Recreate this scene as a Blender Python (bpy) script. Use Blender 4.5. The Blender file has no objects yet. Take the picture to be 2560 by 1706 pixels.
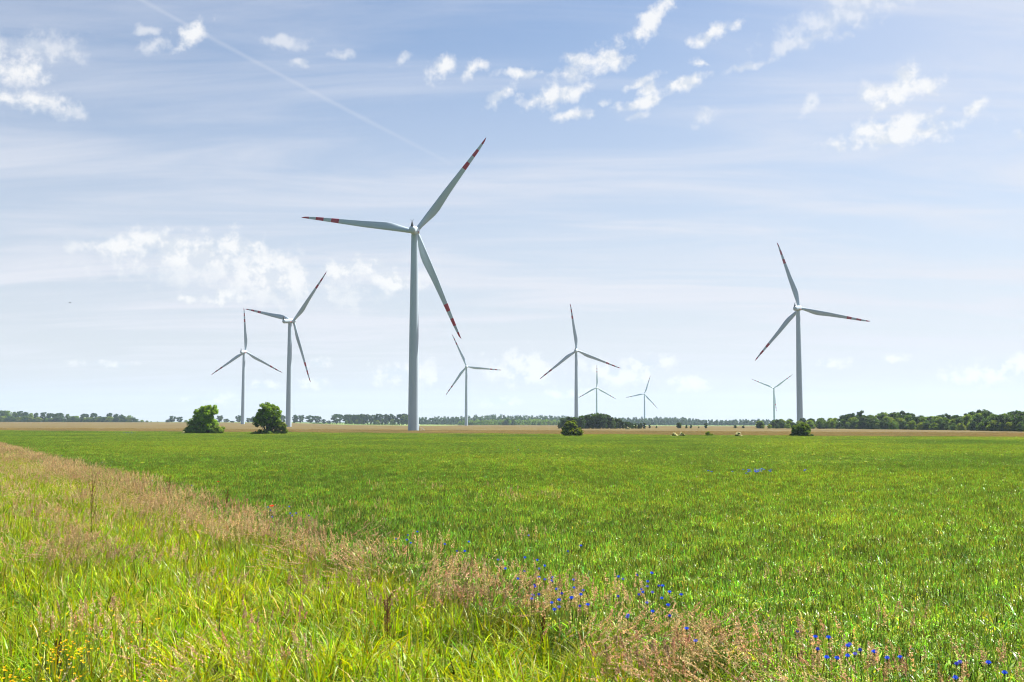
import bpy, math, random
import numpy as np
from mathutils import Vector, Matrix, Euler

SC = bpy.context.scene
COL = SC.collection
rng = np.random.default_rng(11)
random.seed(5)
R = math.radians

# ------------------------------------------------------------------ camera
F_PX, W_PX, H_PX = 2800.0, 2560.0, 1706.0       # focal length and size of the photograph in its own pixels
HORIZON = 1054.0
CAM_Z = 4.2
PITCH = math.atan((HORIZON - H_PX / 2) / F_PX)
cd = bpy.data.cameras.new("camera")
cam = bpy.data.objects.new("camera", cd)
COL.objects.link(cam)
cd.sensor_width = 36.0
cd.lens = 36.0 * F_PX / W_PX
cd.clip_start = 0.1
cd.clip_end = 40000
cam.location = (0, 0, CAM_Z)
cam.rotation_euler = (R(90) + PITCH, 0, 0)
SC.camera = cam
cp, sp = math.cos(PITCH), math.sin(PITCH)


def ray(px, py):
    """direction through a photo pixel, scaled to Y = 1"""
    dx, dy = (px - W_PX / 2) / F_PX, (H_PX / 2 - py) / F_PX
    y, z = cp - sp * dy, sp + cp * dy
    return dx / y, z / y


# ------------------------------------------------------------------ terrain
FARX = [-9000, -400, 0, 700, 900, 1100, 1280, 1720, 2000, 9000]
FARY = [1056, 1056, 1056, 1057.5, 1061, 1064, 1063.5, 1066, 1066, 1066]


def ground_z(x, y):
    x = np.asarray(x, float); y = np.asarray(y, float)
    yy = np.maximum(y, 1.0)
    p = 1280 + F_PX * np.clip(x / yy, -3, 3)
    yp = np.interp(p, FARX, FARY)
    zf = CAM_Z - (yp - HORIZON) / F_PX * 1700
    s = np.clip((y - 650) / 1050, 0, 1)
    s = s * s * (3 - 2 * s)
    near = 1.2 * np.clip(1 - np.maximum(y, 0) / 270, 0, 1) ** 1.25
    return zf * s + near


def gz(x, y):
    return float(ground_z(x, y))


def at_ground(px, py, h=0.0):
    """the place whose surface (h above the ground) is seen at a photo pixel"""
    a, b = ray(px, py)
    lo, hi = 3.0, 3000.0
    for _ in range(60):
        m = (lo + hi) / 2
        if CAM_Z + b * m > gz(a * m, m) + h:
            lo = m
        else:
            hi = m
    return a * lo, lo


# ------------------------------------------------------------------ object helpers
def tag(o, label=None, cat=None, group=None, kind=None):
    if label: o["label"] = label
    if cat: o["category"] = cat
    if group: o["group"] = group
    if kind: o["kind"] = kind
    return o


def link(name, me, parent=None, col=None):
    o = bpy.data.objects.new(name, me)
    (col or COL).objects.link(o)
    if parent: o.parent = parent
    return o


def empty(name, loc, rz=0.0):
    o = bpy.data.objects.new(name, None)
    COL.objects.link(o)
    o.location = loc
    o.rotation_euler = (0, 0, rz)
    o.empty_display_size = 0.5
    return o


def dup(root, loc, rz=0.0, sc=(1, 1, 1)):
    r = root.copy()
    COL.objects.link(r)
    r.location = loc
    r.rotation_euler = (0, 0, rz)
    r.scale = sc
    for ch in list(root.children):
        c = ch.copy()
        COL.objects.link(c)
        c.parent = r
        for g in list(ch.children):
            d = g.copy()
            COL.objects.link(d)
            d.parent = c
    return r


def qmesh(name, verts, quads, mats, col=None, mi=None, smooth=False):
    """mesh of quads only, from numpy arrays"""
    me = bpy.data.meshes.new(name)
    verts = np.ascontiguousarray(verts, np.float32).reshape(-1, 3)
    quads = np.ascontiguousarray(quads, np.int32).reshape(-1, 4)
    me.vertices.add(len(verts))
    me.vertices.foreach_set("co", verts.ravel())
    me.loops.add(quads.size)
    me.loops.foreach_set("vertex_index", quads.ravel())
    me.polygons.add(len(quads))
    me.polygons.foreach_set("loop_start", np.arange(0, quads.size, 4, dtype=np.int32))
    if mi is not None:
        me.polygons.foreach_set("material_index", np.ascontiguousarray(mi, np.int32))
    if smooth:
        me.polygons.foreach_set("use_smooth", np.ones(len(quads), bool))
    for m in (mats if isinstance(mats, (list, tuple)) else [mats]):
        me.materials.append(m)
    if col is not None:
        c = np.ones((len(verts), 4), np.float32)
        c[:, :3] = col
        a = me.attributes.new("Col", "FLOAT_COLOR", "POINT")
        a.data.foreach_set("color", c.ravel())
    me.update(calc_edges=True)
    return me


class Build:
    """collects quad pieces, each with its own colour and material number"""
    def __init__(s):
        s.v, s.q, s.c, s.m, s.n = [], [], [], [], 0

    def add(s, v, q, c=(1, 1, 1), m=0):
        v = np.asarray(v, float).reshape(-1, 3)
        q = np.asarray(q, int).reshape(-1, 4)
        s.v.append(v); s.q.append(q + s.n)
        s.c.append(np.broadcast_to(np.asarray(c, float), v.shape))
        s.m.append(np.full(len(q), m))
        s.n += len(v)

    def mesh(s, name, mats, smooth=False):
        return qmesh(name, np.concatenate(s.v), np.concatenate(s.q), mats, np.concatenate(s.c), np.concatenate(s.m), smooth)


def tube(path, radii, seg=8, cap=False):
    path = [Vector(p) for p in path]
    V, Q = [], []
    n = len(path)
    for i, p in enumerate(path):
        d = (path[min(i + 1, n - 1)] - path[max(i - 1, 0)]).normalized()
        up = Vector((0, 1, 0)) if abs(d.z) > 0.7 else Vector((0, 0, 1))
        a = d.cross(up).normalized(); b = d.cross(a)
        for k in range(seg):
            t = 2 * math.pi * k / seg
            V.append(p + (a * math.cos(t) + b * math.sin(t)) * radii[i])
    for i in range(n - 1):
        for k in range(seg):
            k2 = (k + 1) % seg
            Q.append((i * seg + k, i * seg + k2, (i + 1) * seg + k2, (i + 1) * seg + k))
    V = np.array([tuple(v) for v in V])
    return V, np.array(Q)


def rings(secs):
    """loft closed rings (list of (n,3) arrays), both ends closed by a tiny last ring"""
    n = len(secs[0])
    V = np.concatenate(secs)
    Q = []
    for i in range(len(secs) - 1):
        for k in range(n):
            k2 = (k + 1) % n
            Q.append((i * n + k, i * n + k2, (i + 1) * n + k2, (i + 1) * n + k))
    return V, np.array(Q)


def box(cx, cy, cz, sx, sy, sz):
    V = np.array([(cx + sx * a / 2, cy + sy * b / 2, cz + sz * c / 2) for c in (-1, 1) for a, b in ((-1, -1), (1, -1), (1, 1), (-1, 1))])
    Q = np.array([(3, 2, 1, 0), (4, 5, 6, 7), (0, 1, 5, 4), (1, 2, 6, 5), (2, 3, 7, 6), (3, 0, 4, 7)])
    return V, Q


def strips(P, Wd, S):
    """n ribbons of k points: P (n,k,3), half widths Wd (n,k), side directions S (n,3) or (n,k,3)"""
    n, k, _ = P.shape
    if S.ndim == 2: S = S[:, None, :]
    V = np.stack([P - S * Wd[..., None], P + S * Wd[..., None]], 2).reshape(-1, 3)
    b = np.arange(n)[:, None] * (2 * k) + np.arange(k - 1)[None, :] * 2
    Q = np.stack([b, b + 1, b + 3, b + 2], -1).reshape(-1, 4)
    return V, Q


# ------------------------------------------------------------------ materials
def nodes(name):
    m = bpy.data.materials.new(name)
    m.use_nodes = True
    nt = m.node_tree
    nt.nodes.clear()
    return m, nt, nt.nodes, nt.links


def mk(ns, t, **kw):
    n = ns.new(t)
    for k, v in kw.items():
        setattr(n, k, v)
    return n


def foliage(name, trans=0.4, rough=0.5, spec=0.3, objvar=0.25, wscale=0.0, wamp=0.0, tint=(1.15, 1.1, 0.6), patch=None, emph=1.0):
    """leaf material: own colour from the mesh, varied from plant to plant and over the ground; thin leaves let light through"""
    m, nt, ns, L = nodes(name)
    at = mk(ns, "ShaderNodeAttribute", attribute_name="Col")
    oi = mk(ns, "ShaderNodeObjectInfo")
    mr = mk(ns, "ShaderNodeMapRange")
    mr.inputs[3].default_value = 1 - objvar
    mr.inputs[4].default_value = 1 + objvar
    L.new(oi.outputs["Random"], mr.inputs[0])
    sc = mk(ns, "ShaderNodeVectorMath", operation="SCALE")
    L.new(at.outputs["Color"], sc.inputs[0]); L.new(mr.outputs[0], sc.inputs["Scale"])
    col = sc.outputs[0]
    if wscale:
        ge = mk(ns, "ShaderNodeNewGeometry")
        mp = mk(ns, "ShaderNodeMapping")
        mp.inputs["Scale"].default_value = (wscale, wscale * 0.6, 0)
        L.new(ge.outputs["Position"], mp.inputs[0])
        no = mk(ns, "ShaderNodeTexNoise")
        no.inputs["Scale"].default_value = 1.0
        no.inputs["Detail"].default_value = 5
        no.inputs["Roughness"].default_value = 0.6
        L.new(mp.outputs[0], no.inputs["Vector"])
        mr2 = mk(ns, "ShaderNodeMapRange")
        mr2.inputs[1].default_value = 0.32; mr2.inputs[2].default_value = 0.68
        L.new(no.outputs["Fac"], mr2.inputs[0])
        mx = mk(ns, "ShaderNodeMix", data_type="RGBA", blend_type="MULTIPLY")
        mx.inputs[0].default_value = wamp
        rp = mk(ns, "ShaderNodeValToRGB")
        for i, (p, c) in enumerate(patch):
            e = rp.color_ramp.elements[i] if i < 2 else rp.color_ramp.elements.new(p)
            e.position = p; e.color = (*c, 1)
        L.new(mr2.outputs[0], rp.inputs[0])
        L.new(col, mx.inputs[6]); L.new(rp.outputs[0], mx.inputs[7])
        col = mx.outputs[2]
    p = mk(ns, "ShaderNodeBsdfPrincipled")
    p.inputs["Roughness"].default_value = rough
    p.inputs["Specular IOR Level"].default_value = spec
    L.new(col, p.inputs["Base Color"])
    tr = mk(ns, "ShaderNodeBsdfTranslucent")
    tm = mk(ns, "ShaderNodeVectorMath", operation="MULTIPLY")
    tm.inputs[1].default_value = tint
    L.new(col, tm.inputs[0]); L.new(tm.outputs[0], tr.inputs["Color"])
    ms = mk(ns, "ShaderNodeMixShader")
    ms.inputs[0].default_value = trans
    L.new(p.outputs[0], ms.inputs[1]); L.new(tr.outputs[0], ms.inputs[2])
    out = mk(ns, "ShaderNodeOutputMaterial")
    L.new(ms.outputs[0], out.inputs[0])
    return m


def paint(name, col, rough=0.45, dirt=0.08, dscale=0.6, spec=0.4, stretch=(1, 1, 0.12)):
    """painted or plain surface with faint weathering"""
    m, nt, ns, L = nodes(name)
    tc = mk(ns, "ShaderNodeTexCoord")
    mp = mk(ns, "ShaderNodeMapping")
    mp.inputs["Scale"].default_value = stretch
    no = mk(ns, "ShaderNodeTexNoise")
    no.inputs["Scale"].default_value = dscale
    no.inputs["Detail"].default_value = 5
    mr = mk(ns, "ShaderNodeMapRange")
    mr.inputs[1].default_value = 0.3; mr.inputs[2].default_value = 0.7
    mr.inputs[3].default_value = 1 - dirt; mr.inputs[4].default_value = 1.0
    sc = mk(ns, "ShaderNodeVectorMath", operation="SCALE")
    sc.inputs[0].default_value = col
    p = mk(ns, "ShaderNodeBsdfPrincipled")
    p.inputs["Roughness"].default_value = rough
    p.inputs["Specular IOR Level"].default_value = spec
    out = mk(ns, "ShaderNodeOutputMaterial")
    L.new(tc.outputs["Object"], mp.inputs[0]); L.new(mp.outputs[0], no.inputs["Vector"])
    L.new(no.outputs["Fac"], mr.inputs[0]); L.new(mr.outputs[0], sc.inputs["Scale"])
    L.new(sc.outputs[0], p.inputs["Base Color"]); L.new(p.outputs[0], out.inputs[0])
    return m


def soil(name, stops, scale, detail=8, stretch=(1, 1, 1), bump=0.0):
    m, nt, ns, L = nodes(name)
    ge = mk(ns, "ShaderNodeNewGeometry")
    mp = mk(ns, "ShaderNodeMapping")
    mp.inputs["Scale"].default_value = stretch
    no = mk(ns, "ShaderNodeTexNoise")
    no.inputs["Scale"].default_value = scale
    no.inputs["Detail"].default_value = detail
    no.inputs["Roughness"].default_value = 0.65
    rp = mk(ns, "ShaderNodeValToRGB")
    for i, (p_, c) in enumerate(stops):
        e = rp.color_ramp.elements[i] if i < 2 else rp.color_ramp.elements.new(p_)
        e.position = p_; e.color = (*c, 1)
    p = mk(ns, "ShaderNodeBsdfPrincipled")
    p.inputs["Roughness"].default_value = 0.95
    p.inputs["Specular IOR Level"].default_value = 0.1
    out = mk(ns, "ShaderNodeOutputMaterial")
    L.new(ge.outputs["Position"], mp.inputs[0]); L.new(mp.outputs[0], no.inputs["Vector"])
    L.new(no.outputs["Fac"], rp.inputs[0]); L.new(rp.outputs[0], p.inputs["Base Color"])
    if bump:
        bp = mk(ns, "ShaderNodeBump")
        bp.inputs["Strength"].default_value = bump
        bp.inputs["Distance"].default_value = 0.3
        L.new(no.outputs["Fac"], bp.inputs["Height"]); L.new(bp.outputs[0], p.inputs["Normal"])
    L.new(p.outputs[0], out.inputs[0])
    return m


M_WHITE = paint("white_coating", (0.40, 0.485, 0.56), 0.4, 0.07)
M_RED = paint("red_coating", (0.38, 0.012, 0.03), 0.4, 0.07)
M_DARK = paint("dark_metal", (0.03, 0.03, 0.035), 0.5, 0.1)
M_STEEL = paint("galvanised_steel", (0.35, 0.36, 0.37), 0.45, 0.15)
M_BARK = paint("bark", (0.075, 0.058, 0.042), 0.9, 0.5, 3.0, 0.1, (1, 1, 0.3))
WHEAT_PATCH = [(0.0, (0.60, 0.72, 0.9)), (0.45, (1.0, 1.0, 1.0)), (1.0, (1.4, 1.22, 0.9))]
M_WHEAT = foliage("wheat_leaf", 0.45, 0.4, 0.45, 0.12, 0.035, 0.9, (1.2, 1.12, 0.4), WHEAT_PATCH)
GRASS_PATCH = [(0.0, (0.72, 0.8, 0.7)), (0.5, (1, 1, 1)), (1.0, (1.35, 1.18, 0.9))]
M_GRASS = foliage("grass_blade", 0.45, 0.42, 0.3, 0.15, 0.35, 0.8, (1.25, 1.12, 0.4), GRASS_PATCH)
M_STRAW = foliage("grass_flower_head", 0.35, 0.75, 0.08, 0.15, 0, 0, (1.05, 0.95, 0.75))
GRAIN_PATCH = [(0.0, (0.82, 0.88, 0.95)), (0.5, (1, 1, 1)), (1.0, (1.15, 1.05, 0.9))]
M_GRAIN = foliage("ripe_grain", 0.3, 0.6, 0.2, 0.12, 0.03, 0.8, (1.05, 0.98, 0.8), GRAIN_PATCH)
M_LEAF = foliage("tree_leaf", 0.48, 0.5, 0.12, 0.2, 0, 0, (1.2, 1.15, 0.45))
M_FLOWER = foliage("petal", 0.3, 0.6, 0.2, 0.08, 0, 0, (1, 1, 1))

# ------------------------------------------------------------------ the setting: ground and grain field
VERGE_A = at_ground(0, 1108, 0.95)
VERGE_B = at_ground(2400, 1690, 0.95)


def verge_x(y):
    """X of the line where the verge meets the wheat"""
    t = (np.asarray(y, float) - VERGE_B[1]) / (VERGE_A[1] - VERGE_B[1])
    return VERGE_B[0] + t * (VERGE_A[0] - VERGE_B[0])


def far_edge_y(x):
    """Y where the green wheat ends and the ripe grain begins"""
    x = np.asarray(x, float)
    return 310 - 0.6 * x + 2.0 * np.sin(x * 0.05)


def warp(lo, hi, n, k):
    t = np.linspace(-1, 1, n)
    s = np.sinh(k * t) / math.sinh(k)
    return np.where(s < 0, -s * lo, s * hi)


gx = warp(-5500, 5500, 140, 5.0)
gy = np.concatenate([np.linspace(-300, -10, 8), np.geomspace(1, 6500, 190)])
GX, GY = np.meshgrid(gx, gy)
GZ = ground_z(GX, GY)
V = np.stack([GX, GY, GZ], -1).reshape(-1, 3)
nx, ny = len(gx), len(gy)
ii = (np.arange(ny - 1)[:, None] * nx + np.arange(nx - 1)[None, :]).ravel()
Q = np.stack([ii, ii + 1, ii + nx + 1, ii + nx], -1)
M_SOIL = soil("soil_and_low_growth", [(0.3, (0.026, 0.034, 0.010)), (0.5, (0.035, 0.06, 0.014)), (0.72, (0.06, 0.10, 0.02))], 0.6, 10)
o = link("ground", qmesh("ground", V, Q, M_SOIL, smooth=True))
tag(o, "level farmland soil under the crops and grass", None, None, "structure")

# meadow beyond the grain, sheet just above the ground
def sheet(name, ny_, nx_, yfun, xfun, lift, mat, label):
    t = np.linspace(0, 1, ny_); s = np.linspace(0, 1, nx_)
    X, Y = [], []
    for a in t:
        xs = xfun(s, a)
        X.append(xs); Y.append(yfun(xs, a))
    X = np.array(X); Y = np.array(Y)
    Z = ground_z(X, Y) + lift(X, Y)
    V = np.stack([X, Y, Z], -1).reshape(-1, 3)
    ii = (np.arange(ny_ - 1)[:, None] * nx_ + np.arange(nx_ - 1)[None, :]).ravel()
    Q = np.stack([ii, ii + 1, ii + nx_ + 1, ii + nx_], -1)
    o = link(name, qmesh(name, V, Q, mat, smooth=True))
    tag(o, label, None, None, "structure")
    return o


M_TAN = soil("ripe_grain_canopy", [(0.25, (0.074, 0.053, 0.017)), (0.5, (0.096, 0.071, 0.022)), (0.75, (0.118, 0.092, 0.031))], 0.05, 12, (1, 0.25, 1), 0.5)
GRAIN_FAR_PX = [-3000, 500, 760, 860, 1060, 1160, 6000]
GRAIN_FAR_Y = [1640, 1640, 1500, 1150, 1150, 1650, 1750]


def grain_far(x, y):
    p = 1280 + F_PX * x / np.maximum(y, 1)
    return np.interp(p, GRAIN_FAR_PX, GRAIN_FAR_Y)


def grain_y(xs, a):
    y0 = far_edge_y(xs * 0.35) + 0.8
    yf = np.interp(1280 + F_PX * xs / 1500, GRAIN_FAR_PX, GRAIN_FAR_Y)
    return y0 * (yf / y0) ** a


M_MEADOW = soil("meadow_grass", [(0.3, (0.09, 0.14, 0.03)), (0.55, (0.14, 0.19, 0.05)), (0.75, (0.2, 0.22, 0.08))], 0.02, 8)
sheet("meadow", 30, 60, lambda xs, a: np.full_like(xs, 1000 + 1400 * a), lambda s, a: (-1500 + 3300 * s), lambda X, Y: 0.15 + 0 * X, M_MEADOW,
      "pale green meadow between the ripe grain and the far trees")
# the grain canopy follows a fan of lines so that its front edge stays on the field border
def grain_sheet():
    n, m = 60, 120
    az = np.linspace(-0.75, 0.75, m)
    V = []
    for i in range(n):
        a = i / (n - 1)
        for t in az:
            y0 = 310 / (1 + 0.6 * t)            # solves y = 310 - 0.6 t y
            yf = np.interp(1280 + F_PX * t, GRAIN_FAR_PX, GRAIN_FAR_Y)
            y = (y0 + 1.5) * (yf / (y0 + 1.5)) ** a
            x = t * y
            V.append((x, y, gz(x, y) + 0.46 + 0.05 * math.sin(x * 0.21 + y * 0.07) * math.sin(y * 0.13)))
    ii = (np.arange(n - 1)[:, None] * m + np.arange(m - 1)[None, :]).ravel()
    Q = np.stack([ii, ii + 1, ii + m + 1, ii + m], -1)
    o = link("grain_field", qmesh("grain_field", np.array(V), Q, M_TAN, smooth=True))
    tag(o, "tan field of ripening grain beyond the green wheat", None, None, "structure")
grain_sheet()


# ------------------------------------------------------------------ plant patches (prototypes stay out of the scene)
STORE = bpy.data.collections.new("plant_patches")


def unit(phi):
    return np.stack([np.cos(phi), np.sin(phi), 0 * phi], -1)


def jig(c, n, amt):
    """n colours around c"""
    k = 1 + amt * rng.normal(size=(n, 1))
    hue = 1 + 0.5 * amt * rng.normal(size=(n, 3))
    return np.clip(np.array(c) * k * hue, 0.002, 0.95)


def blades(B, n, size, hmin, hmax, wmin, wmax, lean, curl, col, camt, k=5, m=0, lean_dir=None, lean_bias=0.0, pos=None, round_=False):
    p = (rng.random((n, 2)) - 0.5) * size if pos is None else pos
    if round_:
        r = size / 2 * np.sqrt(rng.random(n)); a = rng.random(n) * 6.283
        p = np.stack([r * np.cos(a), r * np.sin(a)], -1)
    h = hmin + (hmax - hmin) * rng.random(n)
    phi = rng.random(n) * 2 * math.pi
    d = unit(phi)
    le = lean * np.abs(rng.normal(size=n))
    cu = curl * rng.random(n)
    t = np.linspace(0, 1, k)[None, :]
    out = h[:, None] * (le[:, None] * t + cu[:, None] * t ** 2.2)
    z = h[:, None] * (t - 0.35 * (le[:, None] * t ** 2) - 0.55 * cu[:, None] * t ** 3)
    P = d[:, None, :] * out[..., None]
    P[..., 2] += z
    if lean_dir is not None:
        P += np.array(lean_dir)[None, None, :] * (lean_bias * (0.5 + rng.random(n))[:, None] * h[:, None] * t ** 1.8)[..., None]
    P[..., :2] += p[:, None, :]
    w = (wmin + (wmax - wmin) * rng.random(n))[:, None] * np.interp(t[0], [0, 0.25, 0.6, 1], [0.6, 1, 0.8, 0.06])[None, :] / 2
    psi = phi + math.pi / 2 + 0.7 * rng.normal(size=n)
    V, Q = strips(P, w, unit(psi))
    B.add(V, Q, np.repeat(jig(col, n, camt), 2 * k, 0), m)
    return p, P


def wheat_tile(size, n, seed):
    B = Build()
    p = (rng.random((n, 2)) - 0.5) * size
    nc = int(14 * size * size)
    cc = (rng.random((nc, 2)) - 0.5) * size
    near_c = ((p[:, None, :] - cc[None]) ** 2).sum(2).argmin(1)
    h = 0.64 + 0.09 * rng.random(n) + (0.055 * rng.normal(size=nc))[near_c]
    tone = np.exp(0.20 * rng.normal(size=(nc, 1)) * np.array([1.0, 0.85, 0.6]) + 0.10 * rng.normal(size=(nc, 3)))[near_c]
    ln = 0.05 * rng.normal(size=(n, 2))
    # stem
    k = 3
    t = np.linspace(0, 1, k)[None, :]
    P = np.zeros((n, k, 3))
    P[..., 0] = p[:, :1] + ln[:, :1] * t ** 2
    P[..., 1] = p[:, 1:] + ln[:, 1:] * t ** 2
    P[..., 2] = h[:, None] * t
    wd = np.full((n, k), 0.0022)
    V, Q = strips(P, wd, unit(rng.random(n) * 6.28))
    B.add(V, Q, np.repeat(jig((0.17, 0.27, 0.05), n, 0.15), 2 * k, 0))
    # ear: four-sided spindle, two crossed ribbons with serrated outline
    top = P[:, -1, :]
    kk = 7
    tt = np.linspace(0, 1, kk)
    prof = np.array([0.35, 1.0, 0.75, 1.05, 0.75, 0.9, 0.1])
    ear_l = 0.075 + 0.03 * rng.random(n)
    tilt = 0.25 * rng.normal(size=(n, 2))
    ec = jig((0.225, 0.32, 0.075), n, 0.34) * tone
    for a in (0, math.pi / 2):
        E = np.repeat(top[:, None, :], kk, 1)
        E[..., 0] += tilt[:, :1] * ear_l[:, None] * tt[None, :]
        E[..., 1] += tilt[:, 1:] * ear_l[:, None] * tt[None, :]
        E[..., 2] += ear_l[:, None] * tt[None, :]
        psi = rng.random(n) * 0.6 + a
        V, Q = strips(E, 0.0065 * np.repeat(prof[None, :], n, 0), unit(psi))
        B.add(V, Q, np.repeat(ec, 2 * kk, 0))
    # leaves: three on each stem, arching
    for lev in (0.35, 0.58, 0.8):
        k = 5
        t = np.linspace(0, 1, k)[None, :]
        phi = rng.random(n) * 6.283
        d = unit(phi)
        L_ = 0.17 + 0.16 * rng.random(n)
        up = 0.75 + 0.4 * rng.random(n)
        dr = 0.5 + 0.9 * rng.random(n)
        base = np.stack([p[:, 0], p[:, 1], h * lev], -1)
        P2 = base[:, None, :] + d[:, None, :] * (L_[:, None] * (0.55 * t + 0.45 * t ** 2))[..., None]
        P2[..., 2] += L_[:, None] * (up[:, None] * t - dr[:, None] * t ** 2.4)
        w = 0.0085 * np.interp(t[0], [0, 0.3, 0.7, 1], [0.6, 1, 0.75, 0.05])[None, :] * (0.8 + 0.5 * rng.random(n))[:, None]
        psi = phi + math.pi / 2 + 0.45 * rng.normal(size=n)
        V, Q = strips(P2, w, unit(psi))
        yel = rng.random(n) < 0.11
        c = jig((0.225, 0.365, 0.03), n, 0.45) * tone
        c[yel] = jig((0.55, 0.47, 0.11), int(yel.sum()), 0.2)
        B.add(V, Q, np.repeat(c, 2 * k, 0))
    return B.mesh("wheat_patch", M_WHEAT)


def grass_tile(size, n, hmax, col, camt=0.2, lean=0.25, curl=0.9, wmin=0.011, wmax=0.029):
    B = Build()
    nc = int(16 * size * size) + 2
    cc = (rng.random((nc, 2)) - 0.5) * size
    pick = rng.integers(0, nc, n)
    pos = cc[pick] + 0.055 * rng.normal(size=(n, 2))
    for half in (0, 1):                     # half the tussocks fresh and yellowish, half deeper green
        sel = pos[(pick % 2) == half]
        cl = col if half == 0 else (col[0] * 0.6, col[1] * 0.78, col[2] * 0.9)
        blades(B, len(sel), size, 0.25, hmax * (1.0 if half == 0 else 0.88), wmin, wmax, lean, curl, cl, camt, 6, pos=sel)
    blades(B, n // 3, size, 0.15, hmax * 0.6, wmin, wmax, lean * 1.5, curl * 1.2, (col[0] * 0.8, col[1] * 0.85, col[2] * 0.8), camt, 5)
    blades(B, n // 14, size, 0.3, hmax, wmin, wmax, lean, curl, (0.42, 0.34, 0.13), 0.2, 5)      # a few dry blades
    blades(B, int(26 * size), size, 0.22, 0.42, 0.03, 0.055, 0.5, 0.9, (0.13, 0.27, 0.02), 0.25, 5)     # broad weed leaves
    blades(B, n // 16, size, 0.3, 0.6, 0.006, 0.012, 1.1, 0.4, (0.36, 0.29, 0.14), 0.25, 5)           # bent dead stalks
    return B.mesh("grass_patch", M_GRASS)


def panicles(B, tips, dirs, length, spread, nsp, col, camt, sp_l=0.020, sp_w=0.008, m=1):
    """loose flowering heads: nsp small spikelets along each axis; tips (n,3), dirs (n,3) axis direction"""
    n = len(tips)
    t = rng.random((n, nsp))
    ang = rng.random((n, nsp)) * 6.283
    sp = spread[:, None] * (1.05 - t) ** 0.8 * (0.35 + 0.65 * rng.random((n, nsp)))
    up = np.array([0.0, 0.0, 1.0])
    a = np.cross(dirs, up + 0.01); a /= np.linalg.norm(a, axis=1, keepdims=True) + 1e-9
    b = np.cross(dirs, a)
    rad = a[:, None, :] * np.cos(ang)[..., None] + b[:, None, :] * np.sin(ang)[..., None]
    c = tips[:, None, :] + dirs[:, None, :] * (length[:, None] * t)[..., None] + rad * sp[..., None]
    ax = dirs[:, None, :] * 0.8 + rad * 0.6 + 0.35 * rng.normal(size=(n, nsp, 3))
    ax /= np.linalg.norm(ax, axis=2, keepdims=True)
    sd = np.cross(ax, rng.normal(size=(n, nsp, 3)))
    sd /= np.linalg.norm(sd, axis=2, keepdims=True) + 1e-9
    ll = sp_l * (0.7 + 0.6 * rng.random((n, nsp, 1)))
    ww = sp_w * (0.7 + 0.6 * rng.random((n, nsp, 1)))
    V = np.stack([c - ax * ll / 2, c + sd * ww, c + ax * ll / 2, c - sd * ww], 2).reshape(-1, 3)
    Q = np.arange(n * nsp * 4).reshape(-1, 4)
    cc = np.repeat(jig(col, n, camt), nsp, 0) * (1 + 0.14 * rng.normal(size=(n * nsp, 1)))
    B.add(V, Q, np.repeat(np.clip(cc, 0.01, 0.9), 4, 0), m)


def seed_tile(size, n, hmin, hmax, lean_vec, col, spread=0.032, nsp=34, stemcol=(0.20, 0.19, 0.06), plen=(0.11, 0.2)):
    """flowering stalks with their heads; lean_vec is where the wind has laid them"""
    B = Build()
    p = (rng.random((n, 2)) - 0.5) * size
    h = hmin + (hmax - hmin) * rng.random(n)
    k = 6
    t = np.linspace(0, 1, k)[None, :]
    rnd = 0.11 * rng.normal(size=(n, 2))
    lv = np.array(lean_vec)[None, :] * (0.6 + 0.8 * rng.random((n, 1))) + rnd
    P = np.zeros((n, k, 3))
    P[..., 0] = p[:, :1] + h[:, None] * lv[:, :1] * t ** 1.7
    P[..., 1] = p[:, 1:] + h[:, None] * lv[:, 1:] * t ** 1.7
    m2 = np.minimum((lv ** 2).sum(1), 1.1)
    P[..., 2] = h[:, None] * (t - 0.42 * m2[:, None] * t ** 2.2)
    V, Q = strips(P, np.full((n, k), 0.0021), unit(rng.random(n) * 6.28))
    B.add(V, Q, np.repeat(jig(stemcol, n, 0.2), 2 * k, 0), 1)
    d = P[:, -1] - P[:, -2]
    d /= np.linalg.norm(d, axis=1, keepdims=True)
    ln = plen[0] + (plen[1] - plen[0]) * rng.random(n)
    panicles(B, P[:, -1] - d * ln[:, None] * 0.5, d, ln, spread * (0.6 + 0.8 * rng.random(n)), nsp, col, 0.16)
    return B.mesh("flowering_grass_patch", [M_GRASS, M_STRAW])


def grain_tile(size, n):
    B = Build()
    p = (rng.random((n, 2)) - 0.5) * size
    h = 0.55 + 0.15 * rng.random(n)
    k = 3
    t = np.linspace(0, 1, k)[None, :]
    P = np.zeros((n, k, 3))
    P[..., 0] = p[:, :1]; P[..., 1] = p[:, 1:]; P[..., 2] = h[:, None] * t
    V, Q = strips(P, np.full((n, k), 0.006), unit(rng.random(n) * 6.28))
    B.add(V, Q, np.repeat(jig((0.27, 0.215, 0.08), n, 0.15), 2 * k, 0))
    panicles(B, P[:, -1], np.tile([0.0, 0.0, 1.0], (n, 1)), np.full(n, 0.12), np.full(n, 0.05), 6, (0.32, 0.245, 0.09), 0.15, 0.06, 0.016, 0)
    return B.mesh("grain_patch", M_GRAIN)


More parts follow.
